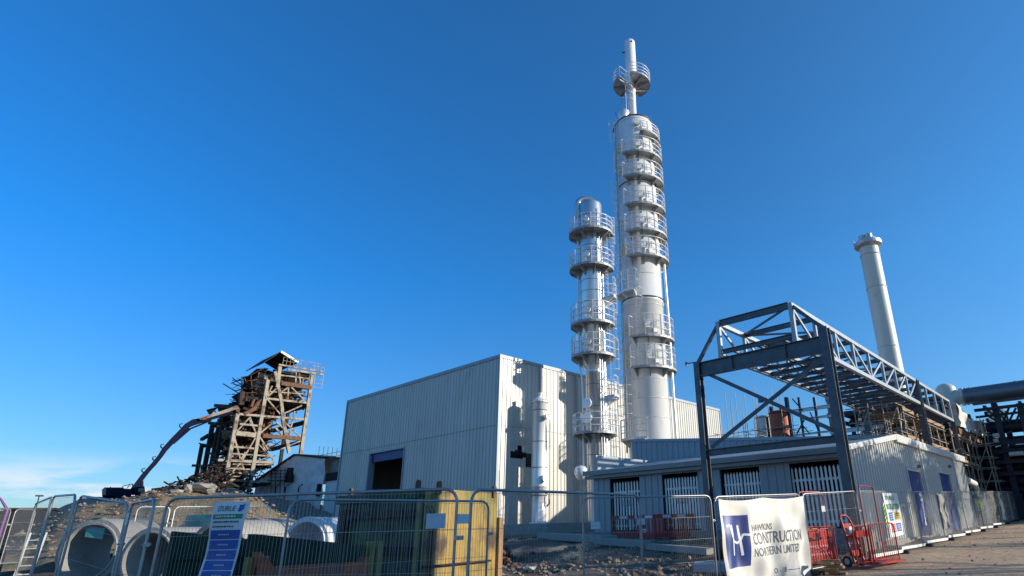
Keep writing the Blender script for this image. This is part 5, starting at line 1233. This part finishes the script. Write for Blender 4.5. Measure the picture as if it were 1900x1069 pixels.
def cp2(px, pt, pb, L, ang, label, m='conc'):
    q = gpos(px, pb); ro = (zat(pt, q.x, q.y)-gz(q.x, q.y))/2; return cpipe(px, 1000, math.hypot(q.x, q.y), ro, L, ang, label, m=m), ro
(p1, c, ax, sdv, ri), ro1 = cp2(168, 961, 1088, 2.3, 134, 'first large concrete pipe from the left, with a pale tag stuck inside its mouth')
mb = MB(); q = [c+ax*.12+sdv*s*.30+V((0, 0, ri*.86+h)) for s, h in ((1, -.26), (-1, -.36), (-1, .0), (1, .08))]; mb.prism(q, ax*.01); tag(mb.build('pipe_tag', M['turq']), 'pale green tag inside the mouth of the first concrete pipe', 'tag')
mb = MB(); mb.box(c+ax*.16+V((0, 0, ro1)), (.32, .26, .02), ax=(sdv, ax, V((0, 0, 1)))); mb.build('paint_mark', M['sgreen'], p1)
cp2(279, 977, 1097, 2.3, 128, 'second concrete pipe from the left, its mouth in deep shade')
cp2(400, 963, 1093, 2.3, 124, 'third concrete pipe from the left, half hidden by the dark green shoring panel')
cp2(345, 968, 1058, 2.3, 124, 'concrete pipe in the rear row seen between the second and third')
cp2(462, 960, 1056, 2.3, 124, 'rear concrete pipe just right of the blue banner')
cp2(565, 958, 1062, 2.6, 120, 'rightmost concrete pipe, pale, behind the orange-braced shoring', 'tarp')
# ------------------------------------------------------------------ trench shoring boxes
def shoring(A, B, C_, zt, label, mA, mB, mframe, name='trench_box', lugs=(), zt2=None):
    """A->B front-left face, B->C right face"""
    root = thing(name, (A[0], A[1], gz(*A)), label, 'trench shield')
    zb = min(gz(*A), gz(*B), gz(*C_))-.05
    def face(P, Q, m, ribs, z1, fr=None):
        P = V((P[0], P[1], 0)); Q = V((Q[0], Q[1], 0)); L = (Q-P).length; d = (Q-P)/L; n = V((d.y, -d.x, 0))
        mb = MB(); mb.prism([P+V((0, 0, zb)), Q+V((0, 0, zb)), Q+V((0, 0, z1)), P+V((0, 0, z1))], -n*.10); pn = mb.build('side_panel', M[m], root)
        mb = MB()
        for k in range(ribs): q_ = P+d*(L*(k+.5)/ribs); mb.box(q_+n*.012+V((0, 0, (zb+z1)/2)), (.03, .03, z1-zb-.3), ax=(d, n, V((0, 0, 1))))
        if ribs: mb.build('rib', M[m], pn)
        return P, Q, d, n, L
    fa = face(A, B, mA, 0, zt); fb_ = face(B, C_, mB, 0, zt)
    P, Q, d, n, L = fa; U = V((0, 0, 1))
    mb = MB()
    mb.box(P+d*(L*.5)+n*.06+V((0, 0, zt-.12)), (L, .12, .22), ax=(d, n, U)); mb.build('top_beam', M['grn'], root)
    mb = MB(); mb.box(P+d*.55+n*.075+V((0, 0, (zt-.35+zb)/2)), (.22, .15, zt-.40-zb), ax=(d, n, U)); mb.box(P+d*(L*.5+.35)+n*.08+V((0, 0, zt-.55)), (L-.9, .16, .16), ax=(d, n, U)); mb.box(P+d*(L*.5+.35)+n*.08+V((0, 0, zt-1.35)), (L-.9, .16, .16), ax=(d, n, U)); mb.build('strut_frame', M[mframe], root)
    for (s, fc) in lugs:
        PP, QQ, dd, nn, LL = fa if fc == 0 else fb_
        mb = MB(); c_ = PP+dd*(LL*s)+V((0, 0, zt)); w_ = .075
        mb.prism([c_+dd*(math.cos(t)*w_)+U*(.10+math.sin(t)*w_*1.1) if 0 <= t <= math.pi else c_ for t in [math.pi*i/8 for i in range(9)]]+[c_-dd*w_-U*.12, c_+dd*w_-U*.12], nn*.06); mb.build('lifting_lug', M['rust'], root)
    return root, fa, fb_
def gx(px, D): p = at_d(px, 960, D); return (p.x, p.y)
zt = at_d(780, 905, 14.5).z
Aq, Bq, Cq = gx(627, 18.0), gx(779, 14.5), gx(922, 17.2)
sh, fa, fb_ = shoring(Aq, Bq, Cq, zt, 'tall yellow and green steel trench shield with rusty lifting lugs, right face sunlit', 'grn', 'yel', 'char', lugs=((.16, 0), (.97, 0), (.18, 1), (.93, 1)))
P, Q, d, n, L = fb_; U = V((0, 0, 1))
mb = MB()
for s in (.06, .10): mb.path([P+d*s*L+n*.05+V((0, 0, 2.05)), P+d*(s*L+.06)+n*.09+V((0, 0, 1.9)), P+d*(s*L+.05)+n*.09+V((0, 0, .3))], .018, 6)
mb.build('chain', M['rust'], sh)
mb = MB(); mb.tube(P+d*.1+n*.1+V((0, 0, .75)), Q-d*.4+n*.1+V((0, 0, .72)), .025, 6); mb.build('cross_bar', M['char'], sh)
mb = MB(); mb.box(Q+d*.12+V((0, 0, .9)), (.22, .16, 1.8), ax=(d, n, U)); mb.build('timber_post', M['wood'], sh)
# lower green shield with orange waling
A2, B2, C2 = gx(478, 10.2), gx(700, 12.6), gx(742, 15.0)
ztl_ = at_d(500, 990, 10.2).z; ztr_ = at_d(705, 1014, 12.6).z
t2 = thing('trench_box', (A2[0], A2[1], 0), 'low dark green trench shield with an orange waling beam and yellow-green end posts', 'trench shield')
a_ = V((*A2, 0)); b_ = V((*B2, 0)); d = (b_-a_).normalized(); n = V((d.y, -d.x, 0)); L = (b_-a_).length; zm = (ztl_+ztr_)/2
mb = MB(); mb.prism([a_+V((0, 0, -.1)), b_+V((0, 0, -.1)), b_+V((0, 0, ztr_)), a_+V((0, 0, ztl_))], -n*.12); mb.build('side_panel', M['grnd'], t2)
mb = MB(); mb.prism([a_+n*.14+V((0, 0, zm-.52)), b_-d*.5+n*.14+V((0, 0, zm-.62)), b_-d*.5+n*.14+V((0, 0, zm-.38)), a_+n*.14+V((0, 0, zm-.30))], -n*.12)
mb.prism([b_-d*.75+n*.16+V((0, 0, zm-.9)), b_-d*.42+n*.16+V((0, 0, zm-.9)), b_-d*.36+n*.16+V((0, 0, zm-.3)), b_-d*.5+n*.16+V((0, 0, zm-.3))], -n*.14); mb.prism([a_+n*.16+V((0, 0, zm-.9)), a_+d*.3+n*.16+V((0, 0, zm-.9)), a_+d*.25+n*.16+V((0, 0, zm-.28)), a_+d*.0+n*.16+V((0, 0, zm-.1))], -n*.14)
mb.build('waling_beam', M['orb'], t2)
mb = MB(); mb.box(b_-d*.22+n*.06+V((0, 0, ztr_/2)), (.14, .12, ztr_+.2), ax=(d, n, U)); mb.box(b_+d*.02+n*.06+V((0, 0, ztr_/2)), (.16, .12, ztr_+.2), ax=(d, n, U)); mb.build('end_post', M['yel'], t2)
mb = MB(); mb.box(a_+d*.1+n*.02+V((0, 0, ztl_*.4)), (.4, .06, ztl_*.8), ax=(d, n, U)); mb.build('end_post', M['yel'], t2)
# dark green panel left of the banner
A3, B3 = gx(330, 11.0), gx(512, 11.6); a_ = V((*A3, 0)); b_ = V((*B3, 0)); d = (b_-a_).normalized(); n = V((d.y, -d.x, 0)); z3 = at_d(420, 999, 11.2).z
t3 = thing('shoring_panel', (A3[0], A3[1], 0), 'dark green shoring panel with a rusty top edge in front of the third pipe', 'trench shield')
mb = MB(); mb.prism([a_+V((0, 0, -.1)), b_+V((0, 0, -.1)), b_+V((0, 0, z3-.1)), a_+V((0, 0, z3+.12))], -n*.12); mb.build('side_panel', M['grnd'], t3)
mb = MB()
for k in range(5): mb.box((a_+b_)/2+n*.03+V((0, 0, .15+k*.27)), ((b_-a_).length-.1, .05, .06), ax=(d, n, U))
mb.build('rib', M['grnd'], t3)
mb = MB(); rn = random.Random(4)
for k in range(14): u = .62+.38*k/14; q = a_.lerp(b_, u); mb.rock(q-n*.06+V((0, 0, z3+.12-.22*u+.0)), rn.uniform(.03, .06), rn)
mb.build('rusty_edge', M['rust'], t3)

# ------------------------------------------------------------------ red barriers, cages and the trolley
def barrier(px, py, D, rz, label, z=None):
    q = at_d(px, py, D); g = gz(q.x, q.y); t = thing('safety_barrier', (q.x, q.y, g), label, 'barrier', 'red plastic barriers before the gates', rz)
    W_ = 1.9; mb = MB(); mb.box((0, 0, .93), (W_, .05, .16)); mb.box((0, 0, .17), (W_, .05, .16)); mb.box((-W_/2+.04, 0, .5), (.08, .05, 1)); mb.box((W_/2-.04, 0, .5), (.08, .05, 1))
    for i in range(9): mb.box((-W_/2+.2+i*(W_-.4)/8, 0, .55), (.05, .035, .62))
    mb.build('frame', M['redp'], t, local=True)
    mb = MB(); mb.box((-.35, -.03, .93), (.38, .008, .12)); mb.box((.35, -.03, .93), (.38, .008, .12)); mb.build('reflector', M['signw'], t, local=True)
    mb = MB(); mb.box((-W_/2+.15, 0, .03), (.12, .5, .06)); mb.box((W_/2-.15, 0, .03), (.12, .5, .06)); mb.build('foot', M['rubber'], t, local=True)
    return t
barrier(1172, 985, 28.5, R(28), 'red plastic barrier left of the other two, before the first gate')
barrier(1218, 985, 27.2, R(5), 'middle red plastic barrier with two white reflectors'); barrier(1252, 985, 26.6, R(60), 'red plastic barrier turned away at the right end of the row')
def redgate(a, b, z, h, label, low=.1, bars=()):
    r_, P_, L_ = fence(a, b, z, z, h=h, label=label, name='red_barrier_frame', m='redm', group='red tubular barrier frames', feet=False, wires=False, coup=False, lowgap=low)
    mb = MB(); 
    for v in bars: mb.path([P_(.06, v), P_(L_-.06, v)], .017, 6)
    return r_, P_, L_, mb
x8 = -6.45
def xyp(px, py, X): p = at_x(px, py, X); return (p.x, p.y)
g1 = xyp(1482, 950, -7.0); g2 = xyp(1533, 950, -6.6)
r_, P_, L_, mb = redgate(g1, g2, .25, 2.05, 'tall red tubular frame behind the open mesh panel', 1.05); mb.path([P_(.06, .8), P_(L_-.06, .8)], .017, 6); mb.build('rail', M['redm'], r_); plate(r_, P_, L_-.2, 1.5, .14, .16, 'tag')
g1 = (-5.62, 17.7); g2 = (-5.62, 19.1)
r_, P_, L_, mb = redgate(g1, g2, .38, 2.05, 'tall red tubular frame standing right of the open mesh panel'); mb.build('rail', M['redm'], r_)
g1 = (-5.45, 17.4); g2 = (-5.25, 19.2)
r_, P_, L_, mb = redgate(g1, g2, .38, 1.02, 'low red tubular barrier with vertical bars beside the road')
for k in range(1, 12): u = .06+(L_-.12)*k/12; mb.tube(P_(u, .1), P_(u, 1.0), .008, 5)
mb.build('rail', M['redm'], r_)
mb = MB(); mb.box(P_(L_*.5, .03), (L_, .3, .05), ax=((P_(1, 0)-P_(0, 0)), V((1, 0, 0)), U)); mb.build('foot', M['redm'], r_)
for i, (g1, g2, lb) in enumerate((((-5.75, 17.0), (-5.62, 18.3), 'low red tubular barrier just left of the one beside the road, behind the trolley'), ((-6.9, 16.6), (-6.75, 18.5), 'low red tubular barrier behind the open mesh panel'))):
    r_, P_, L_, mb = redgate(g1, g2, .33, 1.02, lb)
    for k in range(1, 12): u = .06+(L_-.12)*k/12; mb.tube(P_(u, .1), P_(u, 1.0), .010, 5)
    mb.build('rail', M['redm'], r_); mb = MB(); mb.box(P_(L_*.5, .82), (.03, L_-.2, .16)); mb.build('foot', M['redp'], r_).name = 'top_board'
# solid red water-filled barrier and hand trolley
q = (-7.3, 17.6); t = thing('red_water_barrier', (*q, .35), 'solid red plastic barrier block behind the open mesh panel', 'barrier', rz=R(80))
mb = MB(); mb.prism([(-1, -.22, 0), (-1, .22, 0), (-1, .22, .25), (-1, .1, .45), (-1, .1, .95), (-1, -.1, .95), (-1, -.1, .45), (-1, -.22, .25)], (2.0, 0, 0)); mb.build('body', M['redp'], t, local=True, bevel=.03)
mb = MB(); mb.box((.2, -.12, .7), (.7, .02, .12)); mb.build('label_strip', M['signw'], t, local=True)
tq = at_d(1598, 1030, 18.6); tg = gz(tq.x, tq.y); t = thing('sack_trolley', (-5.9, 17.7, .30), 'bright red sack trolley with one pale wheel leaning on the fence', 'trolley', rz=R(70))
mb = MB()
for s in (-.2, .2): mb.path([(s, 0, .1), (s, .12, .6), (s, .22, 1.1), (s*.9, .28, 1.25)], .03, 8)
mb.path([(-.19, .28, 1.25), (-.1, .32, 1.34), (.1, .32, 1.34), (.19, .28, 1.25)], .03, 8)
for z in (.35, .75, 1.05): mb.box((0, .03+z*.19, z), (.42, .04, .14))
mb.build('frame', M['redp'], t, local=True)
mb = MB(); mb.box((0, -.12, .08), (.45, .3, .02)); mb.build('toe_plate', M['redp'], t, local=True)
for s in (-.28, .28):
    mb = MB(); mb.tube((s-.03, .16, .14), (s+.03, .16, .14), .14, 20); w_ = mb.build('wheel', M['rubber'], t, local=True)
    mb = MB(); mb.tube((s-.035, .16, .14), (s+.035, .16, .14), .085, 16); mb.build('hub', M['tarpc'], w_, local=True)
mb = MB(); mb.box((0, .13, .95), (.12, .015, .18), rz=0); mb.build('tag', M['signw'], t, local=True)
t = thing('hand_tool', (-6.25, 16.9, .3), 'small red post driver propped beside the sack trolley', 'tool')
mb = MB(); mb.path([(-6.25, 16.9, .3), (-6.3, 16.95, .95)], .05, 8); mb.path([(-6.3, 16.85, .5), (-6.42, 16.85, .7), (-6.36, 16.9, .9)], .018, 6); mb.build('handle', M['redp'], t)
# concrete foot at panel end by trolley, broken bricks, timber
for (px, py, D, s, mm, lb) in ((1521, 1062, 17.0, .16, 'wood', 'stack of short broken timber blocks at the banner corner'), ):
    t = thing('timber_stack', (-6.05, 15.9, .2), lb, 'timber')
    for k in range(7): mb = MB(); mb.box((-6.05+rnd.uniform(-.12, .12), 15.95+rnd.uniform(-.15, .25), .25+.05*k), (.45, .12, .055), rz=rnd.uniform(-.5, .5)); mb.build('block', M['wood'], t)

# ------------------------------------------------------------------ ground clutter between fence and buildings
def clutter(n, fx, rr, seed, m, label, name='rubble'):
    rn = random.Random(seed); mb = MB()
    for i in range(n):
        x, y = fx(rn); mb.rock((x, y, gz(x, y)+rr[0]*.2), rn.uniform(*rr)*rn.uniform(.5, 1), rn)
    return tag(mb.build(name, M[m]), label, 'rubble', kind='stuff')
clutter(1400, lambda r: (r.uniform(-18, -7.2), r.uniform(8, 21)), (.04, .16), 1, 'rubb', 'loose stones and broken brick on the mud behind the fence')
clutter(900, lambda r: (r.uniform(-5.9, 2), r.uniform(13, 60)), (.012, .05), 2, 'rubb', 'small stones on the dirt road')
clutter(500, lambda r: (r.uniform(-60, -24), r.uniform(2, 24)), (.06, .3), 5, 'rubb', 'scattered rubble on the open ground to the left')
mb = MB(); rn = random.Random(8)
for i in range(240):
    a = rn.gauss(0, 1); b = rn.gauss(0, 1); x, y = -19.5+a*1.3, 15.2+b*1.0; mb.rock((x, y, gz(x, y)+max(0, 1.0-.45*(a*a+b*b))*rn.random()), rn.uniform(.07, .2), rn)
tag(mb.build('brick_heap', M['rust']), 'heap of broken bricks right of the yellow trench shield', 'rubble', kind='stuff')
def gpos(px, py):
    D = 4
    while D < 90:
        q = at_d(px, py, D)
        if q.z < gz(q.x, q.y): return q
        D += .1
    return q
# long concrete ground beam and kerb pieces
for i, (p0, p1, h, w_, lb) in enumerate((((1205, 1020), (1318, 1030), .22, .35, 'long low concrete ground beam lying in the mud before the gates'), ((1110, 1010), (1200, 1016), .25, .5, 'wide grey concrete strip left of the long ground beam'), ((1010, 1000), (1130, 1008), .3, .8, 'flat grey concrete slab edge below the plinth'))):
    a, b = gpos(*p0), gpos(*p1); mb = MB(); mb.beam(a+V((0, 0, h/2)), b+V((0, 0, h/2)), w_, h); tag(mb.build('ground_beam', M['conc'], bevel=.02), lb, 'concrete beam', 'concrete beams in the mud')
a = gpos(1310, 1062); t = thing('insulation_board_stack', a, 'pale stack of white-blue boards on the ground left of the banner', 'boards')
for k in range(3): mb = MB(); mb.box((a.x+.2, a.y+.3, a.z+.06+k*.075), (1.3, .75, .07), rz=.5+k*.02); mb.build('board', M['pallet'], t, bevel=.01)
for i, (px, py, c) in enumerate(((985, 1052, 'tarpc'), (1050, 1048, 'wood'), (1160, 1030, 'wood'))):
    a = gpos(px, py+8); mb = MB(); mb.rock(a+V((0, 0, .1)), .25, random.Random(i), .4); tag(mb.build('broken_slab', M[c]), ('pale crumpled scrap on the mud before the plinth', 'flat brown scrap of board on the mud', 'small brown scrap beside the ground beam')[i], 'scrap')
# cable drum ends / dark rings behind banner
q = gpos(1330, 1040); mb = MB(); mb.tube(q+V((0, 0, .35)), q+V((.3, .2, .35)), .35, 20); tag(mb.build('hose_coil', M['rubber']), 'dark coil of hose beside the banner edge', 'hose')

# ------------------------------------------------------------------ red machine, drums and hi-vis worker behind the road fence
q = at_x(1855, 950, -8.0); t = thing('red_generator', (-7.6, q.y, gz(-7.6, q.y)), 'rounded red site machine behind the road fence', 'machine')
z = gz(-7.6, q.y); mb = MB(); mb.box((-7.6, q.y, z+.75), (1.3, 1.6, 1.0)); mb.build('body', M['redp'], t, bevel=.25)
mb = MB(); mb.box((-6.93, q.y, z+.95), (.03, .6, .45)); mb.build('panel', M['signw'], t); mb = MB(); mb.box((-6.93, q.y+.1, z+.45), (.03, .9, .12)); mb.build('vent', M['rubber'], t)
for s in (-.6, .6): mb = MB(); mb.tube((-7.1, q.y+s, z+.22), (-6.95, q.y+s, z+.22), .22, 16); mb.build('wheel', M['rubber'], t)

def person(loc, rz, label):
    """standing worker bending slightly forward, right arm reaching down in front; faces local -Y"""
    t = thing('person', loc, label, 'person', rz=rz)
    def skin(name, verts, edges, m, parent=t, sub=2):
        me = bpy.data.meshes.new(name); me.from_pydata([v[:3] for v in verts], edges, []); me.materials.append(M[m])
        o = bpy.data.objects.new(name, me); COL.objects.link(o); o.parent = parent
        md = o.modifiers.new('skin', 'SKIN'); sv = me.skin_vertices[0].data
        for i, v in enumerate(verts): r = v[3]; sv[i].radius = (r, r) if not isinstance(r, tuple) else r; sv[i].use_root = i == 0
        md.use_smooth_shade = True; s = o.modifiers.new('sub', 'SUBSURF'); s.levels = sub; s.render_levels = sub; return o
    B_ = [(0, 0, .95, .15), (0, -.03, 1.15, .145), (0, -.10, 1.35, (.17, .12)), (0, -.16, 1.46, .07), (0, -.19, 1.54, .055), (0, -.21, 1.60, .085), (0, -.23, 1.68, .10), (0, -.22, 1.75, .075),
          (-.10, 0, .88, .10), (-.12, -.02, .50, .065), (-.13, .03, .10, .045), (-.13, -.10, .045, .04), (.10, 0, .88, .10), (.12, -.05, .50, .065), (.13, .0, .10, .045), (.13, -.13, .045, .04),
          (-.19, -.12, 1.40, .06), (-.25, -.20, 1.14, .045), (-.22, -.42, 1.02, .033), (-.21, -.49, 1.0, .038), (.19, -.12, 1.40, .06), (.26, -.18, 1.13, .045), (.20, -.40, 1.02, .033), (.19, -.47, 1.0, .038)]
    E_ = [(0, 1), (1, 2), (2, 3), (3, 4), (4, 5), (5, 6), (6, 7), (0, 8), (8, 9), (9, 10), (10, 11), (0, 12), (12, 13), (13, 14), (14, 15), (2, 16), (16, 17), (17, 18), (18, 19), (2, 20), (20, 21), (21, 22), (22, 23)]
    body = skin('body', B_, E_, 'skin')
    for sx in (-1, 1):
        hx_, hy, hz = sx*.205, -.48, 1.0
        for k in range(4): skin('finger', [(hx_+(k-1.5)*.019, hy-.02, hz, .009), (hx_+(k-1.5)*.021, hy-.06-.01*(k in (1, 2)), hz-.012, .009), (hx_+(k-1.5)*.021, hy-.08-.012*(k in (1, 2)), hz-.04, .008)], [(0, 1), (1, 2)], 'skin', body, 1)
        skin('thumb', [(hx_-sx*.03, hy+.01, hz, .010), (hx_-sx*.05, hy-.03, hz-.01, .010), (hx_-sx*.05, hy-.06, hz-.02, .008)], [(0, 1), (1, 2)], 'skin', body, 1)
    skin('hi_vis_jacket', [(0, 0, .90, .185), (0, -.03, 1.15, .175), (0, -.10, 1.36, (.20, .145)), (0, -.14, 1.44, .10), (-.20, -.12, 1.40, .082), (-.255, -.20, 1.14, .066), (-.225, -.38, 1.03, .05), (.20, -.12, 1.40, .082), (.265, -.18, 1.13, .066), (.21, -.36, 1.03, .05)], [(0, 1), (1, 2), (2, 3), (2, 4), (4, 5), (5, 6), (2, 7), (7, 8), (8, 9)], 'slime')
    skin('trousers', [(0, 0, .93, .165), (-.10, 0, .86, .12), (-.12, -.02, .50, .085), (-.13, .03, .12, .07), (.10, 0, .86, .12), (.12, -.05, .50, .085), (.13, 0, .12, .07)], [(0, 1), (1, 2), (2, 3), (0, 4), (4, 5), (5, 6)], 'cloth')
    skin('boots', [(-.13, .03, .12, .06), (-.13, -.02, .05, .055), (-.13, -.14, .045, .045)], [(0, 1), (1, 2)], 'rubber'); skin('boots', [(.13, .0, .12, .06), (.13, -.05, .05, .055), (.13, -.17, .045, .045)], [(0, 1), (1, 2)], 'rubber')
    mb = MB(); mb.lathe((0, -.225, 1.70), [(.150, 0), (.135, .02), (.125, .06), (.09, .12), (.04, .145), (0, .15)], 20); mb.box((0, -.36, 1.705), (.17, .08, .012)); mb.build('hard_hat', M['hat'], t, local=True)
    mb = MB()
    for s in (-.035, .035): mb.lathe((s, -.318, 1.66), [(0, -.012), (.012, 0), (0, .012)], 8)
    mb.build('eyes', M['dark'], body, local=True)
    mb = MB(); mb.prism([(-.012, -.318, 1.625), (.012, -.318, 1.625), (0, -.318, 1.665)], (0, -.022, 0)); mb.build('nose', M['skin'], body, local=True)
    mb = MB(); mb.box((0, -.312, 1.598), (.05, .01, .008)); mb.build('mouth', M['redm'], body, local=True)
    mb = MB()
    for s in (-.1, .1): mb.lathe((s, -.23, 1.64), [(0, -.03), (.016, 0), (0, .03)], 8)
    mb.build('ears', M['skin'], body, local=True)
    mb = MB(); mb.ring((0, -.02, 1.06), .182, .014, 24, 5); mb.ring((0, -.06, 1.24), .185, .014, 24, 5); mb.build('reflective_band', M['signw'], t, local=True)
q = at_x(1815, 950, -7.4); person((-7.2, q.y, gz(-7.2, q.y)), R(35), 'person in a lime hi-vis jacket leaning forward behind the road fence')

# ------------------------------------------------------------------ far left bits
def D3(px, py, D): return at_d(px, py, D)
a, b = D3(56, 1005, 24), D3(72, 962, 23.6); t = thing('ladder', a, 'pale aluminium ladder leaning against the far left fence panel', 'ladder')
d = (b-a); rt2 = V((d.normalized().cross(V((-.9, .1, .3)))).normalized()); rt2 = V((.25, .97, 0)).normalized()
a = V((a.x, a.y, gz(a.x, a.y))); b = a+V((.25, .1, 1.7))
mb = MB()
for s in (-.17, .17): mb.beam(a+rt2*s, b+rt2*s, .045, .03)
mb.build('stile', M['galvl'], t); mb = MB()
for k in range(7): q = a.lerp(b, (k+.7)/7.6); mb.tube(q-rt2*.17, q+rt2*.17, .014, 5)
mb.parts('rung', M['galvl'], t)
q = D3(66, 945, 150); t = thing('lamp_post', (q.x, q.y, gz(q.x, q.y)), 'distant thin lamp post with a flat head at the far left', 'lamp post')
z0, z1 = gz(q.x, q.y), D3(66, 920, 150).z; mb = MB(); mb.tube((q.x, q.y, z0), (q.x, q.y, z1), .14, 8, r2=.09); mb.build('pole', M['pdark'], t); mb = MB(); mb.box((q.x, q.y, z1), (.5, 1.1, .25)); mb.build('lamp_head', M['pdark'], t)
for i, (px0, px1, py0, D, m, lb) in enumerate(((8, 46, 951, 60, 'char', 'dark flat-roofed site cabin beyond the far left fence'), (54, 68, 946, 55, 'dark', 'small black box cabin right of the flat-roofed cabin'))):
    a, b = D3(px0, py0, D), D3(px1, py0, D+3); c = (a+b)/2; g = gz(c.x, c.y); L = (b-a).length; rz = math.atan2(b.y-a.y, b.x-a.x)
    t = thing('site_cabin', (c.x, c.y, g), lb, 'cabin', rz=rz); h = a.z-g
    mb = MB(); mb.box((0, 0, h/2), (L, 2.4, h)); mb.build('wall', M['grn' if i == 0 else 'dark'], t, local=True)
    mb = MB(); mb.box((0, 0, h+.06), (L+.3, 2.7, .12)); mb.build('roof', M['char'], t, local=True)
    mb = MB(); mb.box((-L*.2, -1.21, h*.62), (L*.2, .03, .5)); mb.box((L*.2, -1.21, h*.62), (L*.2, .03, .5)); mb.build('window', M['glass'], t, local=True)
t = thing('a_frame_prop', (*xy(10, 990, 26), .1), 'white steel A-frame prop standing on the mud at the far left', 'prop')
mb = MB(); a = gpos(2, 1008); mb.path([a, a+V((.1, .35, 1.65)), a+V((0, .9, 0))], .06, 6); mb.path([a+V((.1, .35, 1.65)), a+V((.1, 1.0, 1.70))], .05, 6); mb.build('leg', M['white'], t)
for i, (px, py, c, s, lb) in enumerate(((18, 1002, 'wood', .45, 'brown cardboard box on the mud at the far left'), (42, 1002, 'orb', .35, 'orange crate on the mud at the far left'), (30, 1003, 'stack', .32, 'pale green sack between the crates'))):
    q = gpos(px, 1008); t = thing('crate' if i < 2 else 'sack', q, lb, 'crate' if i < 2 else 'sack')
    mb = MB()
    if i < 2:
        mb.box(q+V((0, 0, s*.5)), (s*1.3, s*1.6, s), rz=.4); mb.build('body', M[c], t, bevel=.02); mb = MB(); mb.box(q+V((0, 0, s+.03)), (s*1.4, s*1.7, .05), rz=.42); mb.build('lid', M['char' if i == 0 else c], t)
    else:
        mb.rock(q+V((0, 0, .25)), .4, random.Random(2), .6); mb.build('body', M[c], t); mb = MB(); mb.rock(q+V((0, 0, .55)), .14, random.Random(3), .6); mb.build('neck', M['white'], t)
q = D3(-10, 960, 40); t = thing('coiled_duct', (q.x, q.y, .4), 'purple flexible hose hoop standing at the left frame edge', 'hose'); z_ = D3(0, 925, 40).z
mb = MB(); mb.path([(q.x, q.y-.3, .3), (q.x, q.y-.35, z_-.5), (q.x, q.y, z_), (q.x, q.y+.35, z_-.5), (q.x, q.y+.3, .3)], .07, 8); mb.build('hose', M['plas'], t)
q = gpos(330, 950); q = D3(345, 956, 34); 
mb = MB(); crumple(mb, lambda u, v: V((q.x+u*2.2, q.y+u*1.4, q.z-.9+v*.9)), 12, 6, (0, -1, 0), .15, 2); tag(mb.build('turquoise_sheet', M['turq']), 'turquoise sheet bundled behind the rear white fence', 'sheet')

# ------------------------------------------------------------------ bare trees beyond the right edge whose shadows streak the road
for i, (x, y, h) in enumerate(((14, 22, 11), (18, 30, 12), (12, 37, 10))):
    tree('bare_tree', (x, y, gz(x, y)), h, 3, ('nearest', 'middle', 'farthest')[i]+' bare winter tree beyond the right edge of the road', seed=20+i, bare=True, group='bare trees along the road')
def shade_tree(x, y, z0, z1, rx, ry, n, seed, label):
    rn = random.Random(seed); g = gz(x, y); t = thing('unseen_shade_tree', (x, y, g), label, 'tree', 'tall trees added out of view for shade')
    mb = MB(); zc = (z0+z1)/2; mb.path([(x, y, g), (x+.1, y, z0), (x-.1, y+.1, zc), (x, y, z1-.3)], [.22, .16, .12, .03], 8); tips = []
    for k in range(16):
        a = rn.uniform(0, 6.28); z = rn.uniform(z0, z1-.4); e = V((x+math.cos(a)*rx*rn.uniform(.4, .9), y+math.sin(a)*ry*rn.uniform(.4, .9), z+rn.uniform(.1, .8))); mb.path([(x, y, z-.3), (V((x, y, z))+e)/2, e], [.07, .05, .02], 5); tips.append(e)
    mb.build('trunk', M['bark'], t); mb = MB()
    for i in range(n):
        c = rn.choice(tips)+V((rn.gauss(0, rx*.25), rn.gauss(0, ry*.25), rn.gauss(0, (z1-z0)*.14))); s = rn.uniform(.09, .2)
        a = V((rn.gauss(0, 1), rn.gauss(0, 1), rn.gauss(0, 1))).normalized(); b = a.orthogonal().normalized(); c2 = a.cross(b); mb.quad(c-b*s, c-c2*s*.6, c+b*s, c+c2*s*.6)
    mb.build('crown', M['leaf'], t)
for i, (y, z1) in enumerate(((35, 8.9), (39.5, 9.3), (44, 9.8), (48.5, 10.4))):  # unseen trees added, crowns set high to shade the low building's side wall
    shade_tree(8.5, y, 7.5, z1, 2.8, 2.8, 4200, 5+i, ('nearest', 'second', 'third', 'last')[i]+' high-crowned tree added out of view to shade the low building')
for i, (y0, y1, h, lb) in enumerate(((13.2, 19.5, 8.7, 'taller'), (3.0, 13.0, 3.8, 'lower'))):  # unseen buildings added, sized for the shade they throw on the foreground
    t = thing('unseen_shade_building', (8, (y0+y1)/2, gz(5, y0)), lb+' plain rendered building added out of the picture on the right to shade the foreground', 'building')
    mb = MB(); mb.bx(5, 12, y0, y1, 0, h); mb.build('wall', M['brick'], t)
    mb = MB(); mb.bx(4.7, 12.3, y0-.05, y1+.05, h+.01, h+.2); mb.build('roof', M['clad3'], t)
    for k in range(3):
        yc = y0+(y1-y0)*(k+.5)/3; mb = MB(); mb.bx(4.93, 4.99, yc-.6, yc+.6, 1.4, 2.7); w_ = mb.build('window', M['glass'], t); mb = MB(); mb.bx(4.88, 4.925, yc-.7, yc+.7, 1.28, 1.38); mb.build('sill', M['conc'], w_)
print('objects', len(bpy.data.objects))
